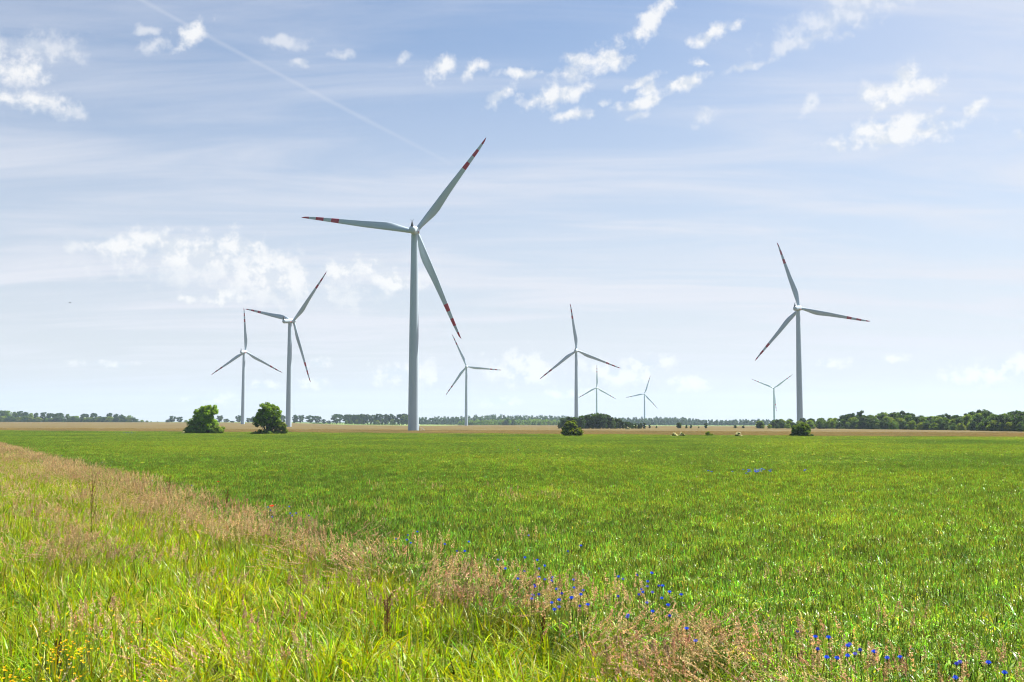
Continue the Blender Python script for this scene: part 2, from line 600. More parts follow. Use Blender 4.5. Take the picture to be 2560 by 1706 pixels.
def scatter(name, protos, pts, rot, scl, pick, label, cat, mats):
    """one object of uncountable plants: patches placed on points by a node group"""
    n = len(pts)
    me = bpy.data.meshes.new(name)
    me.vertices.add(n)
    P = np.zeros((n, 3), np.float32)
    P[:, :2] = pts[:, :2]
    P[:, 2] = ground_z(pts[:, 0], pts[:, 1])
    me.vertices.foreach_set("co", P.ravel())
    a = me.attributes.new("spin", "FLOAT_VECTOR", "POINT")
    rv = np.zeros((n, 3), np.float32); rv[:, 2] = rot
    a.data.foreach_set("vector", rv.ravel())
    a = me.attributes.new("size", "FLOAT_VECTOR", "POINT")
    a.data.foreach_set("vector", np.ascontiguousarray(scl, np.float32).ravel())
    a = me.attributes.new("pick", "INT", "POINT")
    a.data.foreach_set("value", np.ascontiguousarray(pick, np.int32))
    for m in mats: me.materials.append(m)
    o = link(name, me)
    tag(o, label, cat, None, "stuff")
    ng = bpy.data.node_groups.new(name, "GeometryNodeTree")
    ng.interface.new_socket("Geometry", in_out="INPUT", socket_type="NodeSocketGeometry")
    ng.interface.new_socket("Geometry", in_out="OUTPUT", socket_type="NodeSocketGeometry")
    ns, L = ng.nodes, ng.links
    gi = ns.new("NodeGroupInput"); go = ns.new("NodeGroupOutput")
    jn = ns.new("GeometryNodeGeometryToInstance")
    for pm in protos:
        po = bpy.data.objects.new(pm.name, pm)
        STORE.objects.link(po)
        ob = ns.new("GeometryNodeObjectInfo")
        ob.inputs["Object"].default_value = po
        ob.inputs["As Instance"].default_value = False
        L.new(ob.outputs["Geometry"], jn.inputs[0])
        last = jn
        jn_list.append(jn)
        jn = ns.new("GeometryNodeGeometryToInstance")
    ns.remove(jn)
    jo = ns.new("GeometryNodeJoinGeometry")
    for q in jn_list: L.new(q.outputs[0], jo.inputs[0])
    jn_list.clear()
    ip = ns.new("GeometryNodeInstanceOnPoints")
    ip.inputs["Pick Instance"].default_value = True
    L.new(gi.outputs[0], ip.inputs["Points"]); L.new(jo.outputs[0], ip.inputs["Instance"])
    for nm, dt, sock in (("spin", "FLOAT_VECTOR", "Rotation"), ("size", "FLOAT_VECTOR", "Scale"), ("pick", "INT", "Instance Index")):
        na = ns.new("GeometryNodeInputNamedAttribute")
        na.data_type = dt
        na.inputs["Name"].default_value = nm
        L.new(na.outputs["Attribute"], ip.inputs[sock])
    L.new(ip.outputs[0], go.inputs[0])
    md = o.modifiers.new("patches", "NODES")
    md.node_group = ng
    return o


jn_list = []


def grid_points(size, y0, y1, margin=6.0):
    ys = np.arange(y0, y1, size)
    out = []
    for y in ys:
        w = 0.62 * y + margin
        xs = np.arange(-math.ceil(w / size) * size, w, size)
        out.append(np.stack([xs, np.full_like(xs, y)], -1))
    return np.concatenate(out)


def smooth_noise(x, y, s, seed=0):
    r = np.random.default_rng(seed)
    v = 0
    for i in range(6):
        a = r.random() * 6.28; f = (0.6 + 1.2 * r.random()) / s
        v = v + np.sin(x * math.cos(a) * f * 6.28 + y * math.sin(a) * f * 6.28 + r.random() * 6.28)
    return v / 6 ** 0.5


# green wheat: metre patches nearby, larger ones far off
protos = [wheat_tile(1.0, 270, i) for i in range(7)]
g = grid_points(1.0, 8, 70)
g = g[g[:, 0] > verge_x(g[:, 1]) - 0.4]
n = len(g)
hs = 1 + 0.05 * smooth_noise(g[:, 0], g[:, 1], 9, 3)
sc_ = np.stack([np.ones(n), np.ones(n), hs], -1)
scatter("green_wheat", protos, g, (rng.integers(0, 4, n)) * math.pi / 2, sc_, rng.integers(0, 7, n),
        "dense green wheat with upright ears filling the middle of the field", "wheat", [M_WHEAT])
protos = [wheat_tile(2.0, 620, i) for i in range(5)]
g = grid_points(2.0, 71, 470, 14)
g = g[(g[:, 0] > verge_x(g[:, 1]) - 0.8) & (g[:, 1] < far_edge_y(g[:, 0]))]
n = len(g)
hs = 1 + 0.06 * smooth_noise(g[:, 0], g[:, 1], 25, 4) + 0.05 * smooth_noise(g[:, 0], g[:, 1], 8, 5)
sc_ = np.stack([np.ones(n), np.ones(n), hs], -1)
scatter("distant_wheat", protos, g, (rng.integers(0, 4, n)) * math.pi / 2, sc_, rng.integers(0, 5, n),
        "far part of the green wheat running up to the tan grain", "wheat", [M_WHEAT])

# ripe grain just behind the border
protos = [grain_tile(3.0, 420) for i in range(3)]
g = grid_points(3.0, 200, 620, 20)
fe = far_edge_y(g[:, 0])
g = g[(g[:, 1] > fe) & (g[:, 1] < fe + 130)]
n = len(g)
scatter("ripe_grain", protos, g, rng.random(n) * 6.28, np.stack([np.ones(n), np.ones(n), 0.9 + 0.2 * rng.random(n)], -1), rng.integers(0, 3, n),
        "tan ripening grain stalks along the far border of the wheat", "grain", [M_GRAIN])

# verge: fresh grass
protos = [grass_tile(1.0, 400, 0.74, (0.235, 0.335, 0.005), 0.36, 0.3, 1.1) for i in range(5)] + \
         [grass_tile(1.0, 340, 0.88, (0.29, 0.37, 0.006), 0.32, 0.25, 0.9) for i in range(3)]
g = grid_points(0.85, 7, 175, 5)
g = g[g[:, 0] < verge_x(g[:, 1]) + 0.1]
n = len(g)
hs = 1 + 0.14 * smooth_noise(g[:, 0], g[:, 1], 3.5, 8)
scatter("verge_grass", protos, g + 0.12 * rng.normal(size=g.shape), rng.random(n) * 6.28, np.stack([np.ones(n), np.ones(n), hs], -1), rng.integers(0, 8, n),
        "long bright green grass of the field verge", "grass", [M_GRASS])

# verge: flowering grass, thick along the border with the wheat and in drifts
HEAD = (0.56, 0.415, 0.225)
HEAD2 = (0.47, 0.325, 0.18)
up_p = [seed_tile(0.9, 27, 0.75, 1.02, (0.05, 0.0), HEAD) for i in range(3)] + [seed_tile(0.9, 24, 0.7, 1.0, (0.16, 0.05), HEAD2, 0.036) for i in range(2)]
le_p = [seed_tile(0.9, 46, 0.85, 1.15, (-0.75, 0.05), (0.56, 0.40, 0.235), 0.012, 22, plen=(0.15, 0.24)) for i in range(3)]
co_p = [seed_tile(0.9, 16, 0.7, 1.0, (0.05, 0.0), (0.42, 0.275, 0.17), 0.022, 36, plen=(0.08, 0.15)) for i in range(2)]   # stout heads
g = grid_points(0.6, 7, 178, 5)
g = g + 0.2 * rng.normal(size=g.shape)
dist = (verge_x(g[:, 1]) - g[:, 0])            # metres into the verge from the wheat
nz = smooth_noise(g[:, 0], g[:, 1], 5.0, 21)
nz2 = smooth_noise(g[:, 0], g[:, 1], 2.2, 22)
nz3 = smooth_noise(g[:, 0], g[:, 1], 1.3, 23)
dist = dist + 0.35 * nz2 + 0.25 * nz3
pr = np.where(dist < 0, np.clip(0.25 + dist * 0.5, 0, 1) * 0.6, np.clip(np.where(g[:, 1] < 32, 0.85, 0.68) + 0.42 * nz2 + 0.3 * nz3, 0.12, 1.2) * np.exp(-((dist - 0.5) / 1.45) ** 2) + np.clip(-0.02 + 0.24 * nz + 0.14 * nz2, 0.015, 0.5))
far_boost = np.clip((g[:, 1] - 22) / 20, 0, 1)
pr = pr + 0.04 * far_boost * (dist > 0)
left_zone = (g[:, 0] < -2.0 - 0.10 * g[:, 1]) & (g[:, 1] > 17) & (g[:, 1] < 36) & (dist > 1.5)
pr = pr + 0.10 * left_zone
keep = (rng.random(len(g)) < pr) & (dist > -0.7)
g = g[keep]; dist = dist[keep]
n = len(g)
left_zone = left_zone[keep]
pk = rng.integers(0, 5, n)
pk = np.where(left_zone & (rng.random(n) < 0.75), 5 + rng.integers(0, 3, n), pk)
pk = np.where(rng.random(n) < 0.22, 8 + rng.integers(0, 2, n), pk)
rot = np.where((pk >= 5) & (pk < 8), 0.25 * rng.normal(size=n), rng.random(n) * 6.28)
scatter("flowering_grass", up_p + le_p + co_p, g, rot, np.stack([np.ones(n), np.ones(n), 0.88 + 0.24 * rng.random(n)], -1), pk,
        "beige flowering grass heads along the edge of the verge", "grass", [M_GRASS, M_STRAW])

# weeds: brighter grass and a few heads standing in the wheat
pts = []
for (px, py, n_, sx, sy) in ((2330, 1490, 60, 3.2, 2.6), (2130, 1440, 22, 2.5, 2.5), (1640, 1560, 26, 0.8, 0.9), (1010, 1290, 20, 2, 4), (1440, 1320, 16, 4, 6), (2470, 1600, 12, 1.5, 1.5)):
    x, y = at_ground(px, py, 0.7)
    pts.append(np.stack([x + sx * rng.normal(size=n_) * 0.6, y + sy * rng.normal(size=n_) * 0.6], -1))
pts = np.concatenate(pts)
n = len(pts)
wp = [grass_tile(0.8, 110, 0.86, (0.22, 0.33, 0.03), 0.2, 0.25, 0.8, 0.008, 0.016) for i in range(3)]
scatter("weed_grass", wp, pts, rng.random(n) * 6.28, np.ones((n, 3)), rng.integers(0, 3, n),
        "brighter yellow green weed grass in patches among the wheat", "grass", [M_GRASS])
pts = []
for (px, py, n_, sx, sy) in ((1110, 1215, 7, 2.5, 4), (1260, 1235, 5, 2, 3), (1330, 1240, 4, 2, 3), (2050, 1450, 2, 0.6, 0.8), (2330, 1560, 2, 0.5, 0.6), (2500, 1660, 4, 0.6, 0.6), (1490, 1330, 3, 3, 3), (860, 1275, 8, 1.5, 3)):
    x, y = at_ground(px, py, 0.85)
    pts.append(np.stack([x + sx * rng.normal(size=n_) * 0.5, y + sy * rng.normal(size=n_) * 0.5], -1))
pts = np.concatenate(pts)
n = len(pts)
wp = [seed_tile(0.6, 7, 0.8, 1.02, (0.05, 0), HEAD, 0.025, 28) for i in range(3)]
scatter("stray_flowering_grass", wp, pts, rng.random(n) * 6.28, np.ones((n, 3)), rng.integers(0, 3, n),
        "scattered pinkish grass heads rising out of the wheat", "grass", [M_STRAW, M_GRASS])

# ------------------------------------------------------------------ flowers, one by one
def petal_ring(n, r0, r1, w, z0, z1, ph=0.0):
    V, Q = [], []
    for i in range(n):
        a = 2 * math.pi * i / n + ph
        d = np.array((math.cos(a), math.sin(a), 0)); s = np.array((-math.sin(a), math.cos(a), 0))
        b = len(V)
        V += [d * r0 - s * w * 0.2 + (0, 0, z0), d * r0 + s * w * 0.2 + (0, 0, z0), d * r1 + s * w + (0, 0, z1), d * r1 * 0.95 - s * w + (0, 0, z1 + 0.003)]
        Q.append((b, b + 1, b + 2, b + 3))
    return np.array(V), np.array(Q)


def flower(kind, col, hgt, rad):
    B = Build()
    if kind == "corn":
        for (n_, r1, z1, ph, c) in ((9, rad, 0.016, 0, 1.0), (8, rad * 0.72, 0.026, 0.3, 0.85), (6, rad * 0.4, 0.03, 0.1, 0.6)):
            V, Q = petal_ring(n_, 0.004, r1, r1 * 0.34, 0.0, z1, ph)
            B.add(V + (0, 0, hgt), Q, np.array(col) * c)
        V, Q = tube([(0, 0, hgt - 0.018), (0, 0, hgt - 0.008), (0, 0, hgt + 0.004)], [0.003, 0.007, 0.004], 6)
        B.add(V, Q, (0.06, 0.10, 0.03))
    elif kind == "poppy":
        for (n_, r1, z1, ph) in ((4, rad, 0.03, 0), (4, rad * 0.85, 0.042, 0.78)):
            V, Q = petal_ring(n_, 0.004, r1, r1 * 0.72, 0.0, z1, ph)
            B.add(V + (0, 0, hgt), Q, col)
        V, Q = tube([(0, 0, hgt), (0, 0, hgt + 0.012), (0, 0, hgt + 0.016)], [0.006, 0.008, 0.004], 6)
        B.add(V, Q, (0.02, 0.02, 0.02))
    else:
        V, Q = petal_ring(6, 0.003, rad, rad * 0.55, 0.0, 0.008)
        B.add(V + (0, 0, hgt), Q, col)
        V, Q = petal_ring(5, 0.001, rad * 0.45, rad * 0.3, 0.004, 0.010)
        B.add(V + (0, 0, hgt), Q, np.array(col) * (0.9, 0.75, 0.5))
    head = B.mesh("flower_head", M_FLOWER, True)
    S = Build()
    V, Q = tube([(0.02, 0, 0), (0.008, 0.01, hgt * 0.5), (0, 0, hgt - 0.015)], [0.0028, 0.0024, 0.002], 5)
    S.add(V, Q, (0.09, 0.14, 0.04))
    for i in range(4):
        a = i * 2.2; z = hgt * (0.25 + 0.15 * i)
        d = np.array((math.cos(a), math.sin(a), 0)); s = np.array((-math.sin(a), math.cos(a), 0)) * 0.004
        V = np.array([(0, 0, z) - s, (0, 0, z) + s, d * 0.07 + (0, 0, z + 0.05) + s, d * 0.07 + (0, 0, z + 0.05) - s])
        S.add(V, [(0, 1, 2, 3)], (0.09, 0.15, 0.05))
    stem = S.mesh("stem", M_GRASS)
    return head, stem


def plant_flowers(name, kinds, pixels, hgt, label, cat, group):
    for i, (px, py) in enumerate(pixels):
        h = hgt * random.uniform(0.96, 1.06)
        x, y = at_ground(px, py, h)
        head, stem = kinds[i % len(kinds)]
        r = empty(name, (x, y, gz(x, y)), random.random() * 6.28)
        r.scale = (1, 1, h / hgt)
        tilt = Euler((random.uniform(-0.08, 0.08), random.uniform(-0.08, 0.08), r.rotation_euler.z))
        r.rotation_euler = tilt
        link("flower_head", head, r); link("stem", stem, r)
        lb = label(px, py) if callable(label) else label
        tag(r, lb, cat, group)


corn_px = [(1300 + a / 5.115, 1400 + b / 5.115) for a, b in (
    (265, 5), (290, 95), (265, 135), (50, 165), (265, 243), (400, 270), (440, 250), (605, 270), (160, 335), (130, 345), (475, 380), (690, 375), (775, 405), (535, 440), (705, 475), (680, 455),
    (60, 455), (97, 517), (257, 465), (425, 520), (537, 497), (432, 572), (535, 620), (860, 600), (955, 595), (385, 650), (1260, 230), (1290, 265), (1425, 210), (1635, 185), (1665, 180), (1698, 283),
    (1625, 360), (1755, 355), (1808, 350), (1530, 400), (1605, 420), (1665, 425), (1555, 465), (1905, 420), (2070, 450), (1810, 495), (1690, 560), (1285, 470), (1890, 595), (1762, 665), (1420, 735),
    (1380, 755), (1930, 725), (2130, 900), (315, 270), (50, 245))]
corn_px += [(900 + a / 2.614, 1200 + b / 2.614) for a, b in ((262, 388), (312, 367), (362, 345), (335, 395), (355, 415), (1113, 370), (1358, 475), (1437, 435), (1090, 513), (945, 590), (878, 530), (630, 468), (682, 475), (525, 425), (685, 410), (2207, 1053))]
corn_px += [(1900 + a / 3.565, 1400 + b / 3.565) for a, b in ((323, 660), (535, 687), (635, 692), (765, 780), (797, 778), (495, 805), (572, 882), (597, 878), (790, 855), (832, 850), (920, 805), (950, 832), (1160, 875), (1188, 884), (1785, 930), (1805, 937), (2035, 943), (2095, 1000), (1815, 1055))]
corn_px += [(a / 2.588, 1100 + b / 2.588) for a, b in ((1720, 440), (1740, 460), (1858, 435), (1885, 480), (1905, 478), (1900, 495), (1988, 495), (980, 265), (1238, 297), (1770, 500), (730, 145), (712, 168), (650, 150), (395, 105))]
BLUE = (0.03, 0.105, 0.72)
ck = [flower("corn", c, 0.98, r) for c, r in ((BLUE, 0.024), ((0.05, 0.13, 0.75), 0.022), ((0.16, 0.17, 0.60), 0.023), ((0.05, 0.07, 0.5), 0.02), ((0.035, 0.11, 0.8), 0.025))]


def corn_label(px, py):
    if px < 800: return "bright blue cornflower where tan grass meets wheat, near the red poppies"
    if px < 1250 and py < 1400: return "blue cornflower on the wheat side of the thickest tan grass band"
    if px > 2180: return "blue cornflower in the wheat at the lower right corner"
    if px > 1850: return "deep blue cornflower at the low end of the tan grass band"
    if px > 1530: return "vivid blue cornflower in the dense cluster around the yellow green weeds"
    return "vivid blue cornflower in the loose cluster at the middle of the verge edge"


plant_flowers("cornflower", ck, corn_px, 0.98, corn_label, "cornflower", "blue cornflowers along the wheat edge")
far_px = [(1888 + 26 * random.gauss(0, 1), 1178 + 4 * random.gauss(0, 1)) for _ in range(26)] + [(2013, 1175), (2010, 1178), (1773, 1178), (1778, 1180), (1295, 1124), (1299, 1126)]
fk = [flower("corn", BLUE, 0.92, 0.05)]
plant_flowers("cornflower", fk, far_px, 0.92, "tiny blue cornflower in the far wheat on the right", "cornflower", "blue cornflowers far out in the wheat")
fk2 = [flower("corn", (0.10, 0.12, 0.6), 0.92, 0.11)]
plant_flowers("cornflower", fk2, [(322 + 13 * random.gauss(0, 1), 1081.5 + random.uniform(-1.2, 2.0)) for _ in range(34)], 0.92, "tiny blue violet cornflower in the distant strip at the far left field border", "cornflower", "blue cornflowers at the far left border")
pk_ = [flower("poppy", (0.75, 0.03, 0.01), 0.95, 0.062)]
plant_flowers("poppy", pk_, [(1775 / 2.588, 1100 + 433 / 2.588)], 0.95, "larger bright red poppy beside blue cornflowers at the verge edge", "poppy", "red poppies")
pk_ = [flower("poppy", (0.6, 0.03, 0.02), 0.95, 0.045)]
plant_flowers("poppy", pk_, [(1415 / 2.588, 1100 + 275 / 2.588)], 0.95, "smaller and farther red poppy in the green wheat", "poppy", "red poppies")
yk = [flower("butter", (0.85, 0.58, 0.015), 0.60, 0.015), flower("butter", (0.85, 0.50, 0.012), 0.64, 0.013)]
ypx = [(172 + 36 * random.gauss(0, 1), 1610 + 34 * random.gauss(0, 1)) for _ in range(75)]
ypx += [(random.uniform(0, 60), random.uniform(1660, 1706)) for _ in range(14)] + [(random.uniform(60, 460), random.uniform(1690, 1712)) for _ in range(16)] + [(random.uniform(220, 420), random.uniform(1520, 1680)) for _ in range(26)]
plant_flowers("yellow_flower", yk, ypx, 0.64, "small yellow flower low in the grass at the lower left", "flower", "yellow flowers in the verge grass")


# brown dock spikes
def dock(px, ytop, ybot, label, lean=0.0, wide=1.0):
    x, y = at_ground(px, ybot, 0.35)
    top = CAM_Z + ray(px, ytop)[1] * y - gz(x, y)
    r = empty("dock_plant", (x, y, gz(x, y)))
    S = Build()
    V, Q = tube([(0, 0, 0), (lean * 0.4, 0, top * 0.5), (lean, 0, top * 0.96)], [0.008, 0.006, 0.003], 6)
    S.add(V, Q, (0.10, 0.05, 0.03))
    B = Build()
    n = 26
    for b in range(6):
        z0 = top * (0.42 + 0.08 * b)
        a = b * 2.4
        d = np.array((0.28 * math.cos(a), 0.28 * math.sin(a), 1.0)); d /= np.linalg.norm(d)
        ln = top * 0.22
        V, Q = tube([(lean * 0.5, 0, z0), tuple(np.array((lean * 0.5, 0, z0)) + d * ln)], [0.003, 0.0015], 4)
        S.add(V, Q, (0.10, 0.05, 0.03))
        panicles(B, np.array([[lean * 0.5, 0, z0]]), d[None, :], np.array([ln]), np.array([0.028 * wide]), 90, (0.17, 0.075, 0.04), 0.1, 0.014, 0.006, 0)
    panicles(B, np.array([[lean * 0.75, 0, top * 0.7]]), np.array([[0.0, 0.0, 1.0]]), np.array([top * 0.3]), np.array([0.03 * wide]), 130, (0.17, 0.075, 0.04), 0.1, 0.014, 0.006, 0)
    link("stem", S.mesh("stem", M_STRAW), r)
    link("seed_head", B.mesh("seed_head", M_STRAW), r)
    tag(r, label, "dock", "brown dock spikes in the verge")


dock(228, 1196, 1345, "tall dark brown dock spike standing above the tan grass, nearest the left edge")
dock(968, 1490, 1600, "stout brown dock seed head alone in the green grass at bottom centre", 0, 1.5)
dock(150, 1595, 1672, "dark thin dock stalk left of the yellow flowers", -0.05, 0.5)
dock(1357, 1530, 1620, "thin dark dock stem in the green grass below the cornflowers", 0, 0.4)
dock(420, 1190, 1265, "short brown dock spike behind the tan grass near the wheat edge", 0.05)
dock(560, 1220, 1300, "slanting brown dock spike among pale heads below the wheat edge", 0.12)

# ------------------------------------------------------------------ wind turbines
HUB_H, BLADE_R, OVERHANG = 78.0, 45.0, 3.7


def blade_mesh():
    n = 20
    st = [0.9, 1.6, 2.6, 4.5, 7, 9.5, 12, 16, 20, 25, 30.3, 30.31, 33.3, 33.31, 36.3, 36.31, 39.4, 39.41, 42.1, 42.11, 43.6, 44.5, 44.9, 45.0]
    secs, mi = [], []
    for r in st:
        ch = np.interp(r, [0, 2.6, 9.5, 12, 20, 30, 40, 44, 45], [1.85, 1.85, 3.15, 3.25, 2.55, 1.8, 1.12, 0.6, 0.08])
        th = np.interp(r, [0, 2.6, 9.5, 12, 20, 30, 40, 45], [1.85, 1.8, 1.0, 0.85, 0.55, 0.34, 0.18, 0.02])
        rnd = np.interp(r, [0, 2.6, 8], [1, 0.95, 0])
        tw = R(np.interp(r, [0, 9, 20, 45], [16, 12, 6, 0]))
        # leading edge nearly straight: the section sits mostly on the trailing (+X) side
        le = np.interp(r, [0, 2.6, 9.5, 20, 45], [-0.925, -0.925, -0.95, -0.95, -0.35])
        pre = -0.0 * r
        ring = []
        for k in range(n):
            a = 2 * math.pi * k / n
            cx, cy = math.cos(a), math.sin(a)
            u = (cx + 1) / 2
            thick = 0.5 * th * (rnd * abs(cy) + (1 - rnd) * 2.6 * math.sqrt(max(u, 0)) * (1 - u) ** 0.9) * (1 if cy > 0 else -1) if abs(cy) > 1e-9 else 0.0
            x = le + ch * u
            x0 = le + ch * 0.35
            y = thick
            xr = x0 + (x - x0) * math.cos(tw) - y * math.sin(tw)
            yr = (x - x0) * math.sin(tw) + y * math.cos(tw) + pre
            ring.append((xr, yr, r))
        secs.append(np.array(ring))
    V, Q = rings(secs)
    mi = []
    for i in range(len(st) - 1):
        mid = (st[i] + st[i + 1]) / 2
        red = 30.3 < mid < 33.3 or 36.3 < mid < 39.4 or mid > 42.1
        mi += [1 if red else 0] * n
    return qmesh("blade", V, Q, [M_WHITE, M_RED], mi=mi, smooth=True)


def ring_y(y, rx, rz, cz=0.0, n=28, p=2.0):
    a = np.linspace(0, 2 * math.pi, n, endpoint=False)
    c, s = np.cos(a), np.sin(a)
    return np.stack([rx * np.sign(c) * np.abs(c) ** (2 / p), np.full(n, y), cz + rz * np.sign(s) * np.abs(s) ** (2 / p)], -1)


def nacelle_mesh():
    prof = [(-7.35, 0.05, 0.05, -0.1), (-7.3, 0.5, 0.55, -0.12), (-7.1, 0.95, 1.05, -0.15), (-6.6, 1.22, 1.38, -0.16), (-5.8, 1.34, 1.52, -0.12), (-4.5, 1.42, 1.55, -0.05),
            (-2, 1.62, 1.6, 0), (0.5, 1.75, 1.66, 0), (2.0, 1.72, 1.66, 0), (2.5, 1.6, 1.6, 0), (2.52, 0.05, 0.05, 0)]
    secs = [ring_y(y, a, b, c, 28, 2.3) for y, a, b, c in prof]
    V, Q = rings(secs)
    n = 28
    mi = np.zeros(len(Q), int)
    ce = V[Q].mean(1)
    return qmesh("nacelle", V, Q[:, ::-1], [M_WHITE, M_RED], mi=mi, smooth=True)


def stripe_mesh():
    B = Build()
    for s in (-1, 1):
        V, Q = box(s * 1.69, -0.9, -0.62, 0.12, 2.6, 0.42)
        B.add(V, Q)
    return B.mesh("side_mark", M_RED)


def spinner_mesh():
    prof = [(2.62, 0.05), (2.64, 1.45), (3.0, 1.58), (3.7, 1.62), (4.4, 1.5), (5.1, 1.2), (5.7, 0.85), (6.2, 0.45), (6.4, 0.05)]
    V, Q = rings([ring_y(y, r, r) for y, r in prof])
    return qmesh("hub", V, Q[:, ::-1], M_WHITE, smooth=True)


def tower_mesh():
    n = 40
    zs = [-8, 0, 12, 24, 38, 50, 64, 76.5]
    secs = []
    for z in zs:
        r = np.interp(z, [-8, 0, 38, 76.5], [2.1, 2.06, 1.78, 1.27])
        a = np.linspace(0, 2 * math.pi, n, endpoint=False)
        secs.append(np.stack([r * np.cos(a), r * np.sin(a), np.full(n, z)], -1))
    V, Q = rings(secs)
    return qmesh("tower", V, Q, M_WHITE, smooth=True)


def door_mesh():
    B = Build()
    V, Q = box(2.1, 0, 3.0, 0.25, 1.0, 2.2); B.add(V, Q)
    return B.mesh("door", M_STEEL)


def stairs_mesh():
    B = Build()
    V, Q = box(2.75, 0, 1.75, 1.1, 1.3, 0.1); B.add(V, Q)
    for i in range(7):
        V, Q = box(3.45 + 0.26 * i, 0, 1.55 - 0.24 * i, 0.26, 1.0, 0.05); B.add(V, Q)
    for s in (-0.6, 0.6):
        V, Q = tube([(3.3, s, 1.75), (5.2, s, 0.0)], [0.05, 0.05], 6); B.add(V, Q)
        V, Q = tube([(2.3, s, 2.8), (3.3, s, 2.8), (5.2, s, 1.0)], [0.03, 0.03, 0.03], 6); B.add(V, Q)
        for q in ((3.3, 1.75, 2.8), (4.2, 0.9, 1.95), (5.2, 0, 1.0), (2.4, 1.75, 2.8)):
            V, Q = tube([(q[0], s, q[1]), (q[0], s, q[2])], [0.025, 0.025], 6); B.add(V, Q)
    return B.mesh("stairs", M_STEEL)


def mast_mesh():
    B = Build()
    V, Q = rings([np.array([(sx * w, -6.35 + yo + sy * d, z) for sx, sy in ((-1, -1), (1, -1), (1, 1), (-1, 1))]) for z, w, d, yo in ((1.05, 0.52, 0.75, 0.1), (1.9, 0.34, 0.5, -0.05), (2.7, 0.17, 0.28, -0.2), (3.35, 0.04, 0.07, -0.3))])
    B.add(V, Q)
    V, Q = tube([(-0.5, -6.65, 3.38), (0.5, -6.65, 3.38)], [0.05, 0.05], 6); B.add(V, Q)
    for s in (-0.48, 0.48):
        V, Q = tube([(s, -6.65, 3.38), (s, -6.65, 3.62)], [0.06, 0.09], 6); B.add(V, Q)
    return B.mesh("wind_sensor_mast", M_DARK)


ME_BLADE, ME_NAC, ME_STRIPE, ME_SPIN, ME_TOWER, ME_DOOR, ME_STAIR, ME_MAST = blade_mesh(), nacelle_mesh(), stripe_mesh(), spinner_mesh(), tower_mesh(), door_mesh(), stairs_mesh(), mast_mesh()


def turbine(px_tower, py_hub, rpx, theta, axis_az, label):
    Y = F_PX * BLADE_R / (rpx * 1.017)
    a, b = ray(px_tower, py_hub)
    x = a * Y
    z_hub = CAM_Z + b * Y
    r = empty("wind_turbine", (x, Y, z_hub - HUB_H), -R(axis_az))
    tw = link("tower", ME_TOWER, r)
    dr = link("door", ME_DOOR, tw); dr.rotation_euler = (0, 0, R(15) + R(axis_az))
    st = link("stairs", ME_STAIR, tw); st.rotation_euler = (0, 0, R(15) + R(axis_az))
    tilt = Matrix.Rotation(R(5), 4, "X")
    na = link("nacelle", ME_NAC, r); na.matrix_local = Matrix.Translation((0, 0, HUB_H)) @ tilt
    link("wind_sensor_mast", ME_MAST, na); link("side_mark", ME_STRIPE, na)
    hb = link("hub", ME_SPIN, r); hb.matrix_local = Matrix.Translation((0, 0, HUB_H)) @ tilt
    for k in range(3):
        bl = link("blade", ME_BLADE, r)
        be = R(90 - (theta + 120 * k))
        bl.matrix_local = Matrix.Translation((0, 0, HUB_H)) @ tilt @ Matrix.Translation((0, OVERHANG, 0)) @ Matrix.Rotation(be, 4, "Y")
    tag(r, label, "wind turbine", "white wind turbines across the fields")
    return r


turbine(1036.5, 577, 292, 52.3, 3, "largest and nearest white wind turbine with bold red blade bands, seen from behind")
turbine(725, 803, 159.4, 46.3, 29, "wind turbine behind the right leafy bush, its white nacelle seen from the side")
turbine(610, 880, 109, 91, 12, "smaller turbine between the two leafy bushes on the left, one blade straight up")
turbine(1166, 917, 87, 114, 0, "turbine just right of the largest one, its upper blade tip near the large blade tip")
turbine(1440.5, 876.5, 117, 97, 10, "turbine rising behind the dark grove, one blade nearly straight up")
turbine(1491.5, 969.7, 55.6, 89, 8, "tiny turbine behind the middle of the dark grove, one blade vertical")
turbine(1611, 985.3, 47.5, 71.4, 8, "tiny turbine right of the dark grove against the far wood")
turbine(1934.5, 971.5, 57.5, 36.5, 8, "tiny turbine with two raised blades beside the large right tower")
turbine(1995, 771, 175, 106.4, 31, "large right wind turbine standing behind a round dark bush")


# ------------------------------------------------------------------ trees and bushes
def leaf_cloud(B, cen, rad, n, size, col, camt=0.12, fl=0.25, m=0):
    """n leaf-sized faces spread through a clump (mostly near its skin)"""
    d = rng.normal(size=(n, 3)); d /= np.linalg.norm(d, axis=1, keepdims=True)
    rr = rng.random((n, 1)) ** 0.42
    c = np.array(cen) + d * rr * np.array(rad)
    nr = d + 0.9 * rng.normal(size=(n, 3)); nr /= np.linalg.norm(nr, axis=1, keepdims=True)
    a = np.cross(nr, rng.normal(size=(n, 3))); a /= np.linalg.norm(a, axis=1, keepdims=True) + 1e-9
    b = np.cross(nr, a)
    s = size * (0.6 + 0.8 * rng.random((n, 1)))
    V = np.stack([c - a * s * 0.7, c + b * s * 0.4, c + a * s * 0.7, c - b * s * 0.4], 1).reshape(-1, 3)
    B.add(V, np.arange(n * 4).reshape(-1, 4), np.repeat(jig(col, n, camt), 4, 0), m)


